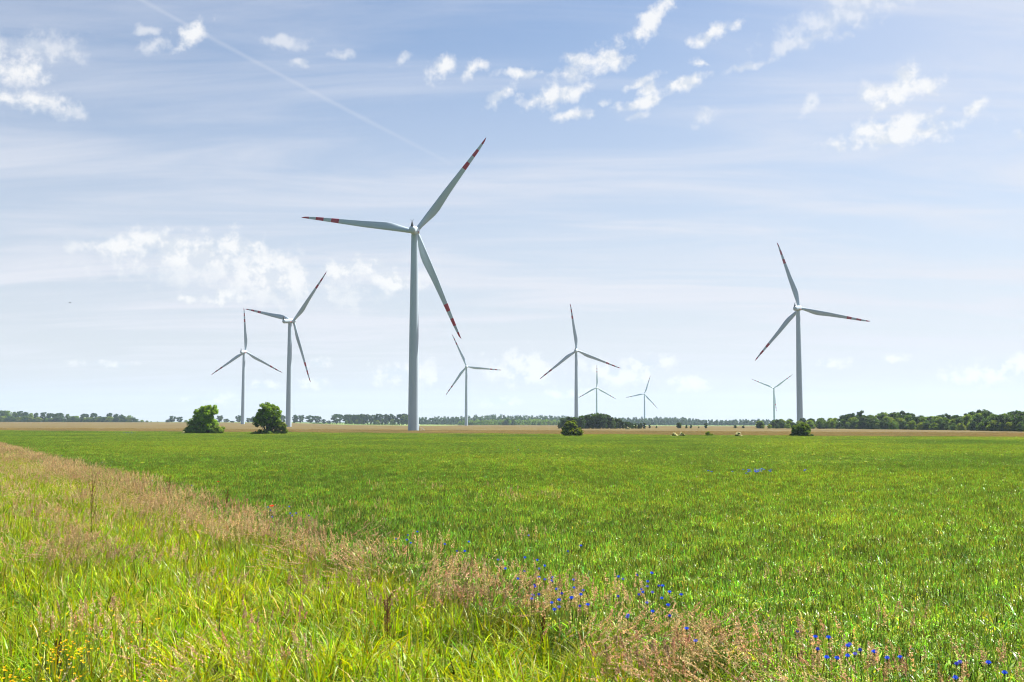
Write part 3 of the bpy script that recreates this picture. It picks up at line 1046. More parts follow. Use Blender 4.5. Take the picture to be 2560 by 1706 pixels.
def make_tree(h, w, clumps, per, leaf, col, camt, base=0.15, shape="round", trunk_r=None, trunk_top=0.7, clump_r=0.2, droop=0.0, bare=0.0):
    """crown and trunk meshes of a tree of height h and crown width w, standing at the origin"""
    B, T = Build(), Build()
    tr = trunk_r or h * 0.02
    path = [(0, 0, -0.3), (0.02 * h * random.uniform(-1, 1), 0.02 * h * random.uniform(-1, 1), h * 0.35), (0.03 * h * random.uniform(-1, 1), 0.03 * h * random.uniform(-1, 1), h * trunk_top)]
    V, Q = tube(path, [tr * 1.25, tr * 0.8, tr * 0.25], 8)
    T.add(V, Q, (0.07, 0.055, 0.04))
    for i in range(clumps):
        u = (i + random.random()) / clumps
        zz = base + (1 - base) * (0.08 + 0.86 * u)
        v = (zz - base) / (1 - base)
        if shape == "round": env = math.sqrt(max(0.02, 1 - (2 * v - 0.9) ** 2 * 0.95))
        elif shape == "cone": env = 1.05 * (1 - v) ** 0.75 + 0.1
        elif shape == "dome": env = math.sqrt(max(0.03, 1 - v ** 2.2))
        elif shape == "vase": env = 0.45 + 0.75 * math.sin(min(1, v * 1.1) * math.pi * 0.72)
        else: env = 0.55 + 0.5 * math.sin(v * math.pi)
        a = random.random() * 6.283
        rr = math.sqrt(random.random()) * env * (w / 2) * 0.86
        cr = clump_r * w * random.uniform(0.65, 1.2) * (0.75 + 0.35 * env)
        cen = (rr * math.cos(a), rr * math.sin(a), zz * h - droop * rr)
        tone = random.uniform(0.78, 1.22)
        c = (col[0] * tone * random.uniform(0.85, 1.2), col[1] * tone, col[2] * tone * random.uniform(0.8, 1.2))
        leaf_cloud(B, cen, (cr, cr, cr * random.uniform(0.6, 0.85)), per, leaf, c, camt)
        if i % 3 == 0 and rr > 0.1 * w:
            z0 = max(h * 0.12, cen[2] - rr * 0.9)
            V, Q = tube([(path[1][0] * 0.5, path[1][1] * 0.5, min(z0, h * trunk_top * 0.9)), (cen[0] * 0.6, cen[1] * 0.6, (z0 + cen[2]) / 2 + 0.02 * h), cen], [tr * 0.45, tr * 0.3, tr * 0.12], 5)
            T.add(V, Q, (0.07, 0.055, 0.04))
    return B.mesh("crown", M_LEAF), T.mesh("trunk", M_BARK, True)


def plant(name, meshes, loc, rz, sc, label, cat, group=None):
    r = empty(name, loc, rz)
    r.scale = sc
    for nm, me in zip(("crown", "trunk"), meshes):
        link(nm, me, r)
    tag(r, label, cat, group)
    return r


def spot(px, Y):
    a, _ = ray(px, HORIZON)
    return a * Y, Y


def hgt_at(px, py, Y):
    """height above ground of a pixel at depth Y"""
    x, _ = spot(px, Y)
    return CAM_Z + ray(px, py)[1] * Y - gz(x, Y)


GREEN = (0.12, 0.21, 0.018)
DKGREEN = (0.07, 0.13, 0.022)
YGREEN = (0.14, 0.19, 0.02)

# the two big leafy bushes at the border of the wheat, each with its own outline
def big_bush(px0, px1, pytop, Y, masses, label, col, low):
    """masses: (u, v, ru, rv, clumps) in fractions of the bush's width and height, seen from the front"""
    pxc = (px0 + px1) / 2
    x, y = spot(pxc, Y)
    Wm = (px1 - px0) / F_PX * Y
    Hm = hgt_at(pxc, pytop, Y)
    r = empty("bush", (x, y, gz(x, y)))
    B, T = Build(), Build()
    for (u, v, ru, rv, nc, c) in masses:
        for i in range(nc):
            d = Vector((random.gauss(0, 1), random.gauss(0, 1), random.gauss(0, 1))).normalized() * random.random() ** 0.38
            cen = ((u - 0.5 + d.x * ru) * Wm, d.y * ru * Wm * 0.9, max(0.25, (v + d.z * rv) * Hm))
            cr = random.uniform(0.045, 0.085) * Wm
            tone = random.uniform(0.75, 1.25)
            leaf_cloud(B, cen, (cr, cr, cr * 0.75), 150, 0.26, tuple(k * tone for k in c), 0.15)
            if i % 4 == 0:
                V, Q = tube([(random.uniform(-.03, .03) * Wm + (u - 0.5) * Wm * 0.5, 0, -0.2), (cen[0] * 0.6, cen[1] * 0.5, cen[2] * 0.55), (cen[0], cen[1], cen[2] * 1.06)], [0.12, 0.07, 0.02], 5)
                T.add(V, Q, (0.07, 0.055, 0.04))
    link("crown", B.mesh("crown", M_LEAF), r)
    link("trunk", T.mesh("trunk", M_BARK, True), r)
    tag(r, label, "bush", "bushes on the field border")
    return r


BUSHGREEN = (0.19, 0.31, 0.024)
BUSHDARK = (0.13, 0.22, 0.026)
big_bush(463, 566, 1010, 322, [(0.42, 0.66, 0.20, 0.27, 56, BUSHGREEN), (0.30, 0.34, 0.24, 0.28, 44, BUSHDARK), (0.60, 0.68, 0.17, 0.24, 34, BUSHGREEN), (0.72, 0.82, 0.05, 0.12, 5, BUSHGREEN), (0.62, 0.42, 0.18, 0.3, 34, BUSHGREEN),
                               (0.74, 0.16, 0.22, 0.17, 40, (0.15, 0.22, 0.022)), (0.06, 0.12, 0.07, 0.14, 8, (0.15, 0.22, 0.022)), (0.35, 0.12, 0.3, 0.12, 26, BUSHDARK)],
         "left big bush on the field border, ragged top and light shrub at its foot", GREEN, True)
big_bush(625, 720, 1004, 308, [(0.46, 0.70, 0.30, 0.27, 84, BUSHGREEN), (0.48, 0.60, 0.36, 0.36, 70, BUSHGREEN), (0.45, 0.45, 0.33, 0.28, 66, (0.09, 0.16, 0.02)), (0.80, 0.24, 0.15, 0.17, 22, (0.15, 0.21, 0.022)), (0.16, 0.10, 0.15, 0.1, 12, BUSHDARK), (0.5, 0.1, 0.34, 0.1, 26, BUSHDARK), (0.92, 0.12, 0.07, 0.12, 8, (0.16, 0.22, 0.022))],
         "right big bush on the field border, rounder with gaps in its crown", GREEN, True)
big_bush(1399, 1462, 1044, 270, [(0.48, 0.36, 0.44, 0.32, 60, (0.17, 0.21, 0.018)), (0.45, 0.6, 0.28, 0.32, 46, (0.14, 0.19, 0.018)), (0.6, 0.25, 0.34, 0.22, 44, (0.18, 0.20, 0.014)), (0.35, 0.3, 0.2, 0.25, 20, BUSHGREEN)],
         "loose yellowish green bush in front of the dark grove", YGREEN, True)
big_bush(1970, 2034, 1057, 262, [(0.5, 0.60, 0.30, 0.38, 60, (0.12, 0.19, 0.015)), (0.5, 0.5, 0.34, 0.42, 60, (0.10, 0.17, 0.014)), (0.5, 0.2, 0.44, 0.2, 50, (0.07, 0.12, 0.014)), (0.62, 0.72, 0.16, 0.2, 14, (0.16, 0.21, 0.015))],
         "round dense bush hiding the foot of the large right turbine", GREEN, True)
big_bush(1758, 1792, 1079, 268, [(0.4, 0.45, 0.3, 0.45, 26, (0.15, 0.22, 0.016)), (0.75, 0.3, 0.22, 0.3, 14, (0.12, 0.18, 0.016))],
         "low green bush between the two white flowering shrubs", GREEN, False)


# white flowering elder shrubs
def elder(px0, px1, pytop, Y, label):
    pxc = (px0 + px1) / 2
    x, y = spot(pxc, Y)
    Wm = (px1 - px0) / F_PX * Y
    Hm = hgt_at(pxc, pytop, Y)
    r = empty("flowering_shrub", (x, y, gz(x, y)))
    B, T, Fl = Build(), Build(), Build()
    for i in range(26):
        u = random.uniform(-0.45, 0.45)
        top = Hm * (0.95 - 0.9 * (abs(u) / 0.5) ** 2.0)
        cen = (u * Wm, random.uniform(-0.4, 0.4) * Wm * 0.8, random.uniform(0.25, 0.9) * top)
        leaf_cloud(B, cen, (Wm * 0.11, Wm * 0.11, Hm * 0.12), 60, 0.16, (0.08, 0.11, 0.02), 0.15)
        if i % 3 == 0:
            V, Q = tube([(0, 0, -0.1), (cen[0] * 0.5, cen[1] * 0.5, cen[2] * 0.6), cen], [0.05, 0.03, 0.01], 5)
            T.add(V, Q, (0.07, 0.055, 0.04))
    for i in range(34):
        u = random.uniform(-0.48, 0.48)
        top = Hm * (1.0 - 0.8 * (abs(u) / 0.5) ** 2.0)
        cen = (u * Wm, random.uniform(-0.5, 0.3) * Wm * 0.7, random.uniform(0.3, 1.0) * top)
        leaf_cloud(Fl, cen, (0.24, 0.24, 0.12), 50, 0.13, (0.72, 0.68, 0.40), 0.08)
    link("crown", B.mesh("crown", M_LEAF), r)
    link("blossom", Fl.mesh("blossom", M_FLOWER), r)
    link("trunk", T.mesh("trunk", M_BARK, True), r)
    tag(r, label, "shrub", "white flowering shrubs")


elder(1676, 1695, 1081.5, 262, "cream flowering shrub at the wheat edge, left one of the close pair")
elder(1696, 1713, 1080.5, 260, "cream flowering shrub at the wheat edge, right one of the close pair")
elder(1836, 1854, 1079.5, 262, "cream flowering shrub alone at the wheat edge, right of the low green bush")
elder(1563, 1577, 1067, 540, "cream flowering shrub at the foot of the dark grove")
elder(455, 465, 1078.5, 312, "pale flowering shrub at the left foot of the ragged big bush")

# prototypes of the more distant trees
P_ROUND = [make_tree(10, 8.5, 46, 120, 0.42, c, 0.14, 0.04, "round", clump_r=0.17) for c in ((0.14, 0.22, 0.018), (0.07, 0.135, 0.02), (0.04, 0.08, 0.02))]
P_BUSHY = [make_tree(10, 11, 44, 120, 0.45, c, 0.14, 0.0, "dome", clump_r=0.16) for c in ((0.045, 0.09, 0.02), (0.075, 0.14, 0.02), (0.15, 0.215, 0.02))]
P_TALL = [make_tree(10, 5, 40, 110, 0.4, c, 0.14, 0.05, "oval", clump_r=0.2) for c in (DKGREEN, (0.04, 0.075, 0.018))]
P_LOLLI = [make_tree(10, 7.5, 34, 110, 0.5, c, 0.14, 0.08, "vase", trunk_r=0.22, clump_r=0.16) for c in ((0.042, 0.085, 0.032), (0.035, 0.07, 0.03), (0.05, 0.09, 0.035))]
P_OPEN = [make_tree(10, 5.2, 26, 80, 0.4, c, 0.14, 0.24, "oval", trunk_r=0.16, trunk_top=0.85, clump_r=0.17) for c in ((0.04, 0.075, 0.032), (0.045, 0.08, 0.032))]


def tree(name, protos, px, pytop, Y, wfac, label, cat, group, squash=None):
    x, y = spot(px, Y)
    h = hgt_at(px, pytop, Y)
    s = max(h, 0.5) / 10
    plant(name, random.choice(protos), (x, y, gz(x, y) - 0.1), random.random() * 6.28, (s * wfac, s * wfac, s), label, cat, group)


# wood on the right: its edge comes nearer towards the right
topx = [1885, 1900, 1990, 2050, 2085, 2110, 2150, 2190, 2205, 2250, 2300, 2370, 2430, 2460, 2560, 2700, 3000]
topy = [1052, 1049, 1047, 1044, 1043, 1037, 1028, 1040, 1032, 1028, 1032, 1036, 1029, 1026, 1026, 1024, 1020]
edgx = [1880, 2080, 2300, 2560, 2700, 3000]
edgY = [600, 565, 500, 405, 380, 350]
WOODG = "trees of the wood at the right edge"
for row, (off, frac, np_) in enumerate(((0, 0.55, 50), (9, 0.8, 42), (24, 0.95, 45), (50, 1.0, 42))):
    for i in range(np_):
        px = 1893 + (2940 - 1893) * (i + random.uniform(0.1, 0.9)) / np_
        Y = float(np.interp(px, edgx, edgY)) + off + random.uniform(0, 8)
        ty = float(np.interp(px, topx, topy))
        by = HORIZON + CAM_Z * F_PX / Y
        ty = by - (by - ty) * frac * random.uniform(0.82, 1.04)
        pr_ = P_BUSHY + P_ROUND if row == 0 else P_ROUND + P_ROUND + P_BUSHY[:1] + P_TALL[:1]
        lb = ("low bushy tree on the front edge of the right wood", "leafy tree in the second row of the right wood", "taller round crowned tree inside the right wood", "tall tree at the back of the right wood")[row]
        tree("broadleaf_tree", pr_, px, ty, Y, random.uniform(0.95, 1.35), lb, "tree", WOODG)
# a few taller tops that stick out
for px, ty in ((2151, 1026.5), (2202, 1031), (2259, 1027), (2370, 1034), (2452, 1024.5), (2550, 1025)):
    tree("broadleaf_tree", P_TALL, px, ty, float(np.interp(px, edgx, edgY)) + 40, 0.9, "tall narrow tree top sticking out of the right wood", "tree", WOODG)

# dark grove in the middle
gxs = [1392, 1405, 1420, 1440, 1455, 1465, 1490, 1512, 1530, 1550, 1565, 1590, 1615]
gys = [1056, 1043, 1041, 1040, 1037, 1032, 1031, 1032, 1043, 1047, 1051, 1054, 1055]
for i in range(34):
    px = 1396 + (1612 - 1396) * (i + random.uniform(0.2, 0.8)) / 34
    Y = 575 + random.uniform(0, 24)
    ty = float(np.interp(px, gxs, gys)) + random.uniform(0, 5)
    tree("grove_tree", P_TALL + P_ROUND[2:], px, ty, Y, random.uniform(0.8, 1.15), "dark green tree of the grove in the middle of the far field", "tree", "trees of the dark middle grove")
for px, ty, lb in ((1624, 1061, "small dark bush at the right end of the grove, near it"), (1641, 1064, "small dark bush standing apart right of the grove"),
                   (1697, 1056, "narrow upright bush left in the row of bushes on the far grain"), (1716, 1062, "bush second from the left in the row on the far grain"), (1727, 1061, "twin bush touching its left neighbour on the far grain"),
                   (1747, 1066, "tiniest bush in the row on the far grain"), (1765, 1057, "tall narrow bush right in the row on the far grain"),
                   (1838, 1063, "dark low bush, left half of the close pair on the far grain"), (1858, 1064, "dark low bush, right half of the close pair on the far grain")):
    tree("field_bush", P_ROUND[2:] + P_TALL, px, ty, 620, 1.0 if px < 1800 else 1.7, lb, "bush", "small bushes on the far grain")

# row of trees on the left horizon
LG = "trees of the left horizon row"
for (x_, t_, w_) in ((10, 228, 55), (60, 230, 55), (105, 232, 50), (180, 245, 50), (255, 235, 60), (310, 246, 45), (370, 262, 40), (440, 258, 38), (545, 250, 60), (620, 262, 45), (680, 268, 40), (735, 258, 60), (830, 272, 40),
                     (930, 295, 40), (1030, 268, 55), (1140, 260, 48), (1230, 300, 60), (1340, 260, 48), (1420, 270, 44), (1485, 278, 40), (1592, 290, 44)):
    tree("round_tree", P_ROUND + P_LOLLI[:1], x_ / 4.9, 980 + t_ / 4.9 - 0.5, 1700 + random.uniform(0, 40), 2.0 * w_ / (375 - t_) / 0.85, "hazy round tree in the long row on the left horizon", "tree", LG)
for i in range(46):
    x_ = 5 + 1640 * (i + random.random() * 0.8) / 46
    tree("round_tree", P_BUSHY, x_ / 4.9, 1041 + random.uniform(-1, 7), 1670, 1.5, "low dark bushy tree under the long row on the left horizon", "tree", LG)
for (x_, t_, w_) in ((1680, 335, 30), (1740, 342, 36), (1800, 350, 30), (1850, 360, 40), (1930, 362, 40), (2055, 340, 22), (2280, 345, 40)):
    tree("round_tree", P_BUSHY, x_ / 4.9, 980 + t_ / 4.9, 1700, 1.6, "tiny low tree at the thin end of the left horizon row", "tree", LG)
tree("round_tree", P_LOLLI, 2110 / 4.9, 1039.5, 1700, 1.2, "lone lollipop shaped tree on the horizon left of the ragged big bush", "tree", LG)
tree("round_tree", P_LOLLI, 2200 / 4.9, 1042.5, 1700, 1.5, "lone wide tree on the horizon closest to the ragged big bush", "tree", LG)
CG = "trees of the horizon row between the bushes and the largest tower"
for (x_, t_, w_) in ((630, 290, 44), (710, 330, 45), (790, 355, 40), (865, 285, 40), (990, 320, 44), (1045, 300, 40), (1140, 300, 40), (1250, 310, 40), (1410, 285, 45), (1560, 280, 42), (1625, 285, 42), (1740, 285, 55), (1830, 295, 48), (1905, 335, 35), (1970, 350, 25),
                     (2065, 270, 75), (2220, 275, 64), (2320, 280, 60), (2400, 275, 60)):
    tree("round_tree", P_LOLLI + P_ROUND[2:], 420 + x_ / 4.9, 980 + t_ / 4.9, 1650, 1.9 * w_ / (385 - t_) / 0.8, "hazy tree in the broken horizon row left of the largest tower", "tree", CG)
for i in range(20):
    tree("open_tree", P_OPEN, 864 + 8.0 * i + random.uniform(-2, 2), 1034.5 + random.uniform(-0.5, 3), 1560, random.uniform(1.1, 1.5), "slim tree with bare lower trunk in the row left of the largest tower", "tree", "slim trees left of the largest tower")
for i in range(16):
    tree("hedge_bush", P_BUSHY + P_TALL, 868 + 8.6 * i + random.uniform(-2, 2), 1047 + random.uniform(-1, 5), 1500, 0.9, "dark bush in front of the slim tree row left of the largest tower", "bush", "dark bushes below the slim tree row")
for px, ty in ((1008, 1038), (1022, 1040), (1036, 1043)):
    tree("round_tree", P_ROUND, px, ty, 1560, 1.0, "round hazy tree directly behind the largest tower", "tree", CG)
for px, ty in ((1268, 1045), (1283, 1048), (1258, 1052), (1348, 1056)):
    tree("round_tree", P_BUSHY, px, ty, 1560, 0.9, "single hazy bushy tree before the light green scrub", "tree", "trees before the far scrub")


# far woods and scrub that read as one mass
def mass(name, x0, x1, tx, ty_, Y, depth, rows, step, cols, label, cat, leaf=1.1, per=70, wf=0.55):
    B = Build()
    for r_ in range(rows):
        px = x0
        while px < x1:
            Yr = Y + depth * r_ / max(1, rows - 1) + random.uniform(-8, 8)
            x, y = spot(px, Yr)
            g0 = gz(x, y)
            f = (r_ + 1) / rows
            h = max(1.0, hgt_at(px, float(np.interp(px, tx, ty_)), Yr) * (0.62 + 0.38 * f) * random.uniform(0.84, 1.03))
            c = random.choice(cols); tone = random.uniform(0.75, 1.25)
            w = h * wf * random.uniform(0.8, 1.2)
            for q in range(5):
                v = q / 4
                leaf_cloud(B, (x + random.gauss(0, 0.22) * w, y + random.gauss(0, 0.22) * w, g0 + h * (0.12 + 0.74 * v)), (w * (0.62 - 0.3 * v), w * (0.62 - 0.3 * v), h * 0.17), per, leaf, tuple(k * tone for k in c), 0.12)
            px += step * random.uniform(0.6, 1.4)
    o = link(name, B.mesh(name, M_LEAF))
    tag(o, label, cat, None, "stuff")


mass("far_woods", 1030, 1960, [1030, 1100, 1160, 1200, 1250, 1280, 1400, 1450, 1600, 1650, 1720, 1740, 1800, 1850, 1900, 1960], [1044, 1041, 1040, 1037, 1036, 1037, 1038, 1040, 1043, 1041.5, 1042, 1047, 1049.5, 1048, 1047.5, 1049],
     1950, 120, 4, 9, [(0.035, 0.075, 0.036), (0.03, 0.062, 0.032), (0.045, 0.085, 0.036)], "hazy blue green woods along the horizon behind the turbines", "woods")
mass("light_scrub", 1150, 1415, [1150, 1180, 1250, 1300, 1350, 1415], [1052, 1049, 1049, 1047.5, 1047, 1050], 1640, 60, 3, 6, [(0.13, 0.24, 0.04), (0.15, 0.25, 0.04)], "light green scrub in front of the hazy woods", "scrub", 0.9, 60, 0.7)
mass("meadow_scrub", 780, 1010, [780, 1010], [1060.5, 1061], 1450, 40, 2, 5, [(0.10, 0.16, 0.03)], "low bright green growth at the far edge of the grain", "scrub", 0.5, 30, 1.6)

# a bird
B = Build()
V, Q = tube([(-0.45, 0, 0), (-0.3, 0, 0.02), (0, 0, 0), (0.3, 0, 0.02), (0.42, 0, 0.03)], [0.02, 0.08, 0.12, 0.07, 0.03], 8)
B.add(V, Q, (0.04, 0.04, 0.045))
for s in (-1, 1):
    Vw = np.array([(-0.15, 0.05 * s, 0.03), (0.18, 0.05 * s, 0.05), (0.1, 0.5 * s, 0.22), (-0.12, 0.5 * s, 0.2), (-0.22, 1.0 * s, 0.1), (-0.1, 1.0 * s, 0.1)])
    B.add(Vw, [(0, 1, 2, 3), (3, 2, 5, 4)], (0.04, 0.04, 0.045))
V, Q = box(-0.55, 0, 0, 0.25, 0.2, 0.02); B.add(V, Q, (0.04, 0.04, 0.045))
a_, b_ = ray(175, 757)
bird = link("bird", B.mesh("bird", paint("feathers", (0.05, 0.05, 0.055), 0.8), True))
bird.location = (a_ * 420, 420, CAM_Z + b_ * 420)
bird.rotation_euler = (R(10), R(12), R(25))
tag(bird, "tiny dark bird gliding in the sky on the left", "bird")

# ------------------------------------------------------------------ air
HAZE = 0.00007
if HAZE:
    V, Q = box(0, 3000, 75, 12400, 7600, 172)
    m, nt, ns, L = nodes("haze")
    pv = mk(ns, "ShaderNodeVolumePrincipled")
    pv.inputs["Color"].default_value = (0.60, 0.78, 1.0, 1)
    pv.inputs["Density"].default_value = HAZE
    pv.inputs["Anisotropy"].default_value = 0.2
    out = mk(ns, "ShaderNodeOutputMaterial")
    L.new(pv.outputs[0], out.inputs["Volume"])
    hz = link("haze", qmesh("haze", V, Q, m))
    tag(hz, "thin summer haze over the fields", "haze", None, "stuff")

# ------------------------------------------------------------------ light and sky
SUN_AZ, SUN_EL = R(56), R(55)
sd = Vector((math.sin(SUN_AZ) * math.cos(SUN_EL), math.cos(SUN_AZ) * math.cos(SUN_EL), math.sin(SUN_EL)))
sl = bpy.data.lights.new("sun", "SUN")
sl.energy = 5.0
sl.angle = R(0.5)
sl.color = (1.0, 0.95, 0.87)
so = bpy.data.objects.new("sun", sl)
COL.objects.link(so)
so.rotation_euler = sd.to_track_quat("Z", "Y").to_euler()
so.location = (0, 0, 300)

EXPO = 1.5
w = bpy.data.worlds.new("World")
SC.world = w
w.use_nodes = True
nt = w.node_tree
ns, L = nt.nodes, nt.links
ns.clear()
sky = mk(ns, "ShaderNodeTexSky", sky_type="NISHITA")
sky.sun_disc = False
sky.sun_elevation = SUN_EL
sky.sun_rotation = SUN_AZ
sky.altitude = 50
sky.air_density = 1.0
sky.dust_density = 1.5
sky.ozone_density = 1.5
STR = 0.05


def math_(op, a, b=None, c=None, clamp=False):
    n = mk(ns, "ShaderNodeMath", operation=op)
    n.use_clamp = clamp
    for i, v in enumerate((a, b, c)):
        if v is None: continue
        if isinstance(v, (int, float)): n.inputs[i].default_value = v
        else: L.new(v, n.inputs[i])
    return n.outputs[0]


def vmath(op, a, b=None, s=None):
    n = mk(ns, "ShaderNodeVectorMath", operation=op)
    for i, v in enumerate((a, b)):
        if v is None: continue
        if isinstance(v, (tuple, list)): n.inputs[i].default_value = v
        else: L.new(v, n.inputs[i])
    if s is not None:
        if isinstance(s, (int, float)): n.inputs["Scale"].default_value = s
        else: L.new(s, n.inputs["Scale"])
    return n.outputs["Value"] if op in ("LENGTH", "DOT_PRODUCT") else n.outputs[0]


def mrange(v, a, b, c=0.0, d=1.0, smooth=True):
    n = mk(ns, "ShaderNodeMapRange")
    n.interpolation_type = "SMOOTHSTEP" if smooth else "LINEAR"
    L.new(v, n.inputs[0])
    for i, q in enumerate((a, b, c, d)): n.inputs[i + 1].default_value = q
    return n.outputs[0]


def noise(vec, scale, detail=6, rough=0.55, dist=0.0):
    n = mk(ns, "ShaderNodeTexNoise")
    n.inputs["Scale"].default_value = scale
    n.inputs["Detail"].default_value = detail
    n.inputs["Roughness"].default_value = rough
    n.inputs["Distortion"].default_value = dist
    L.new(vec, n.inputs["Vector"])
    return n


tc = mk(ns, "ShaderNodeTexCoord")
sep = mk(ns, "ShaderNodeSeparateXYZ")
L.new(tc.outputs["Generated"], sep.inputs[0])
X_, Y_, Z_ = sep.outputs
az_ = math_("ARCTAN2", X_, Y_)
el_ = math_("ARCSINE", Z_)
ae = mk(ns, "ShaderNodeCombineXYZ")
L.new(az_, ae.inputs[0]); L.new(el_, ae.inputs[1])
AE = ae.outputs[0]


def azel(px, py):
    a, b = ray(px, py)
    return math.atan2(a, 1), math.atan2(b, math.hypot(a, 1))


# warp the coordinates a little so that outlines billow
nw = noise(AE, 45, 6, 0.55)
off = vmath("SCALE", vmath("SUBTRACT", nw.outputs["Color"], (0.5, 0.5, 0.5)), s=0.016)
AEW = vmath("ADD", AE, off)
fbm = noise(AE, 60, 12, 0.62).outputs["Fac"]
fbm_up = noise(vmath("ADD", AE, (-0.004, -0.008, 0)), 48, 4, 0.5).outputs["Fac"]


def blobs(lst):
    """distance to the nearest cloud centre, each cloud an ellipse (px, py, half width, half height, tilt)"""
    cur = None
    for (px, py, a, b, rot) in lst:
        u, v = azel(px, py)
        mp = mk(ns, "ShaderNodeMapping", vector_type="TEXTURE")
        mp.inputs["Location"].default_value = (u, v, 0)
        mp.inputs["Rotation"].default_value = (0, 0, R(rot))
        mp.inputs["Scale"].default_value = (a / F_PX, b / F_PX, 1)
        if cur is None:
            L.new(AEW, mp.inputs[0])
        else:                                  # a link to the cloud before (of no weight) makes Cycles take them one by one
            ma = mk(ns, "ShaderNodeVectorMath", operation="MULTIPLY_ADD")
            L.new(cur, ma.inputs[0]); L.new(AEW, ma.inputs[2])
            ma.inputs[1].default_value = (0, 0, 1e-5)
            L.new(ma.outputs[0], mp.inputs[0])
        d = vmath("LENGTH", mp.outputs[0])
        cur = d if cur is None else math_("SMOOTH_MIN", cur, d, 0.12)
    return cur


CUMULUS = [(320, 617, 90, 24, 0), (430, 612, 100, 32, 0), (570, 612, 100, 34, -5), (480, 640, 150, 26, 0), (680, 680, 110, 40, -8), (840, 676, 75, 22, 8), (920, 666, 55, 24, 0), (990, 705, 90, 22, -5), (550, 745, 52, 20, 5), (465, 752, 28, 10, 0),
           (45, 180, 70, 30, 10), (60, 252, 90, 22, 3), (480, 88, 50, 22, 50),
           (1105, 172, 38, 24, 15), (1182, 175, 34, 20, 30), (1302, 183, 50, 13, 3), (1250, 236, 44, 18, 35),
           (1628, 52, 80, 26, 35), (1487, 150, 105, 30, 22), (1530, 140, 50, 26, 0), (1390, 240, 85, 26, 12), (1430, 290, 48, 15, 12), (1786, 80, 70, 16, 18),
           (1600, 207, 50, 12, 20), (1617, 227, 32, 15, 15), (1712, 210, 62, 16, 20), (1606, 257, 80, 15, 12), (1748, 158, 28, 10, -10),
           (2243, 228, 95, 26, 6), (2265, 190, 32, 36, 0), (2190, 235, 40, 20, 20), (2205, 264, 48, 12, 30), (2232, 336, 150, 28, 3), (2265, 305, 70, 22, 0), (2175, 320, 50, 20, 10), (2444, 268, 26, 18, 20),
           (2232, 896, 34, 11, 0)]
FAINT = [(95, 118, 115, 32, 5), (178, 288, 48, 15, 0), (385, 118, 45, 16, 25), (370, 80, 30, 10, 0), (720, 110, 55, 16, 0), (860, 138, 32, 12, 10), (745, 160, 20, 8, 0), (1000, 150, 25, 12, 20), (182, 615, 24, 16, 0),
         (520, 660, 260, 60, -3), (720, 720, 200, 50, -5), (1045, 700, 60, 20, 0), (2110, 35, 150, 40, 14), (2003, 105, 90, 18, 12), (2115, 86, 18, 9, 0), (1760, 290, 30, 18, 10), (2022, 262, 22, 16, 45), (2346, 280, 16, 9, 30), (2550, 340, 16, 9, 0), (1595, 291, 28, 9, 5), (1514, 256, 14, 8, 0), (2130, 30, 90, 22, 15), (1870, 165, 60, 10, 10)]
LOW = [(1020, 932, 95, 30, 0), (970, 935, 45, 26, 0), (1310, 925, 90, 42, 0), (1300, 905, 48, 36, 0), (1540, 932, 110, 32, 0), (1620, 908, 60, 26, 0), (1720, 952, 50, 18, 0), (780, 957, 48, 14, 0), (545, 986, 30, 10, 0), (655, 963, 40, 10, 0), (265, 908, 75, 10, 0), (2072, 906, 36, 14, 0),
       (2470, 935, 100, 22, 0), (2540, 915, 60, 28, 0), (510, 1000, 60, 8, 0), (800, 908, 26, 14, 0), (1250, 1005, 50, 9, 0), (1430, 985, 60, 10, 0)]
dc = blobs(CUMULUS)
df = blobs(FAINT)
dl_ = blobs(LOW)
nz_ = math_("MULTIPLY", math_("SUBTRACT", fbm, 0.5), 3.2)
ec = math_("ADD", math_("SUBTRACT", 1.0, dc), nz_)
ef = math_("ADD", math_("SUBTRACT", 1.0, df), nz_)
mc = mrange(ec, -0.33, 0.85)
mf = mrange(ef, -0.4, 0.9)
ml = mrange(math_("ADD", math_("SUBTRACT", 1.0, dl_), nz_), -0.35, 0.7)
# lit tops against greyer undersides: noise difference along the direction of the sun
shade = mrange(math_("SUBTRACT", fbm, fbm_up), -0.13, 0.08)

# thin high cloud: streaks on a flat layer far above
dz = math_("ADD", math_("MAXIMUM", Z_, 0.0), 0.12)
pl = mk(ns, "ShaderNodeCombineXYZ")
L.new(math_("DIVIDE", X_, dz), pl.inputs[0]); L.new(math_("DIVIDE", Y_, dz), pl.inputs[1])
pm = mk(ns, "ShaderNodeMapping")
pm.inputs["Rotation"].default_value = (0, 0, R(-12))
pm.inputs["Scale"].default_value = (0.55, 1.9, 1)
L.new(pl.outputs[0], pm.inputs[0])
st1 = noise(pm.outputs[0], 1.6, 8, 0.58, 0.6).outputs["Fac"]
veil = math_("MULTIPLY", mrange(st1, 0.36, 0.72), mrange(el_, R(1.0), R(6.0), 0.25, 1.0))
low = mrange(el_, R(0.5), R(20), 1.0, 0.0, False)          # more veil towards the horizon
front = mrange(Y_, -0.25, 0.55)
veil = math_("MULTIPLY", math_("ADD", math_("MULTIPLY", veil, 0.42), math_("MULTIPLY", math_("POWER", low, 1.0), 0.9), clamp=True), front)
# brighter thin cloud towards the sun side
sunny = mrange(az_, R(2), R(30), 0.0, 1.0)
veil = math_("ADD", veil, math_("MULTIPLY", math_("MULTIPLY", sunny, mrange(el_, R(9), R(22))), 0.45), clamp=True)
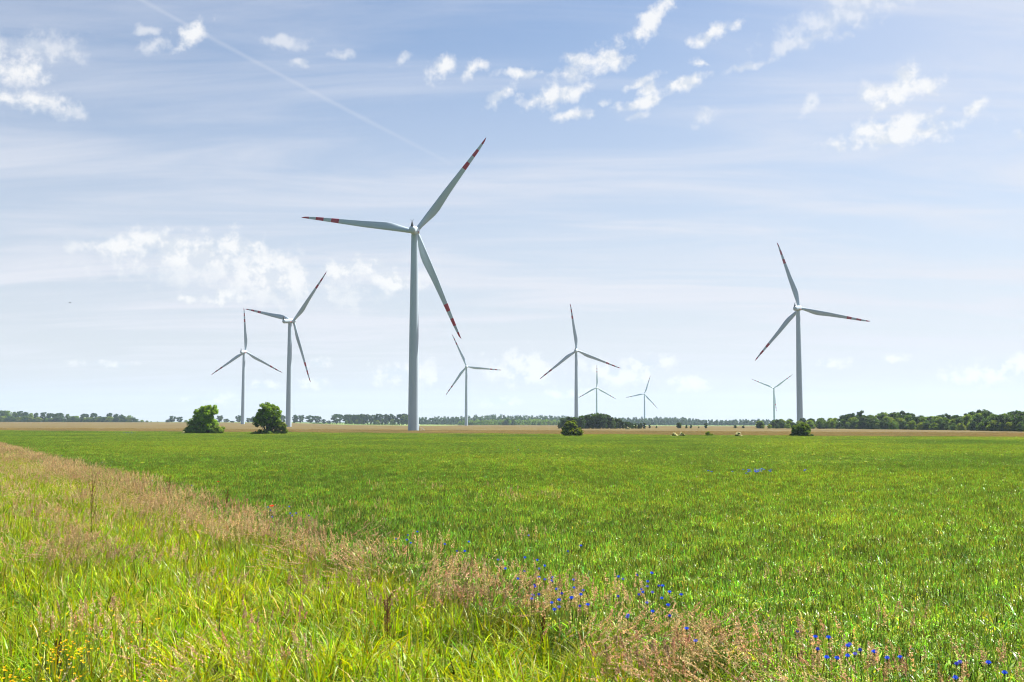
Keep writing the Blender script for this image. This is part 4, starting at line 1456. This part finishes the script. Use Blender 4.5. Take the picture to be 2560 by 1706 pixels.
# contrail
pts_ = [azel(*p) for p in ((350, 0), (511, 82), (653, 163), (816, 250), (946, 315), (1126, 408))]
co = np.polyfit([p[0] for p in pts_], [p[1] for p in pts_], 2)
line = math_("ADD", math_("MULTIPLY_ADD", math_("MULTIPLY", az_, az_), float(co[0]), math_("MULTIPLY", az_, float(co[1]))), float(co[2]))
dl = math_("ABSOLUTE", math_("SUBTRACT", el_, line))
wd = math_("MULTIPLY", math_("ADD", 0.6, noise(AE, 40, 3).outputs["Fac"]), 0.0027)
ct = math_("SUBTRACT", 1.0, math_("DIVIDE", dl, wd), clamp=True)
ct = math_("MULTIPLY", ct, mrange(az_, azel(1130, 408)[0], azel(900, 300)[0], 0.5, 1.0))
ct = math_("MULTIPLY", ct, mrange(az_, azel(1150, 408)[0], azel(1100, 400)[0]))
ct = math_("MULTIPLY", ct, mrange(az_, azel(1150, 408)[0] - 0.4, azel(1150, 408)[0] - 0.38))

E = 2 ** EXPO
base = vmath("SCALE", sky.outputs[0], s=STR)
base = vmath("MULTIPLY", base, (0.82, 0.87, 0.925))


def mixc(fac, a, b):
    n = mk(ns, "ShaderNodeMix", data_type="RGBA")
    if isinstance(fac, (int, float)): n.inputs[0].default_value = fac
    else: L.new(fac, n.inputs[0])
    for i, v in ((6, a), (7, b)):
        if isinstance(v, tuple): n.inputs[i].default_value = (*v, 1)
        else: L.new(v, n.inputs[i])
    return n.outputs[2]


VEIL_C = tuple(k / E for k in (0.79, 0.81, 0.885))
WHITE_C = tuple(k / E for k in (0.96, 0.96, 0.965))
GREY_C = tuple(k / E for k in (0.73, 0.78, 0.855))
c = mixc(veil, base, VEIL_C)
c = mixc(math_("MULTIPLY", ct, 0.15), c, WHITE_C)
cc = mixc(shade, GREY_C, WHITE_C)
c = mixc(math_("MULTIPLY", mf, 0.55), c, cc)
c = mixc(math_("MULTIPLY", ml, 0.85), c, cc)
c = mixc(math_("MULTIPLY", mc, 0.92), c, cc)
# the sky colour above is already scaled; the Background carries the strength of the Nishita sky
bg = mk(ns, "ShaderNodeBackground")
L.new(vmath("SCALE", c, s=1 / STR), bg.inputs["Color"])
bg.inputs["Strength"].default_value = STR
out = mk(ns, "ShaderNodeOutputWorld")
L.new(bg.outputs[0], out.inputs[0])
w.cycles.sampling_method = "MANUAL"
w.cycles.sample_map_resolution = 512

# ------------------------------------------------------------------ render settings
SC.render.engine = "CYCLES"
SC.view_settings.view_transform = "Standard"
SC.view_settings.look = "None"
SC.view_settings.gamma = 1
SC.view_settings.exposure = EXPO
SC.cycles.use_denoising = True
SC.cycles.max_bounces = 6
SC.cycles.diffuse_bounces = 3
SC.cycles.glossy_bounces = 2
SC.cycles.transmission_bounces = 4
SC.cycles.volume_bounces = 1
SC.cycles.sample_clamp_indirect = 4
SC.render.film_transparent = False
SC.render.filter_size = 1.15
SC.cycles.filter_width = 1.15
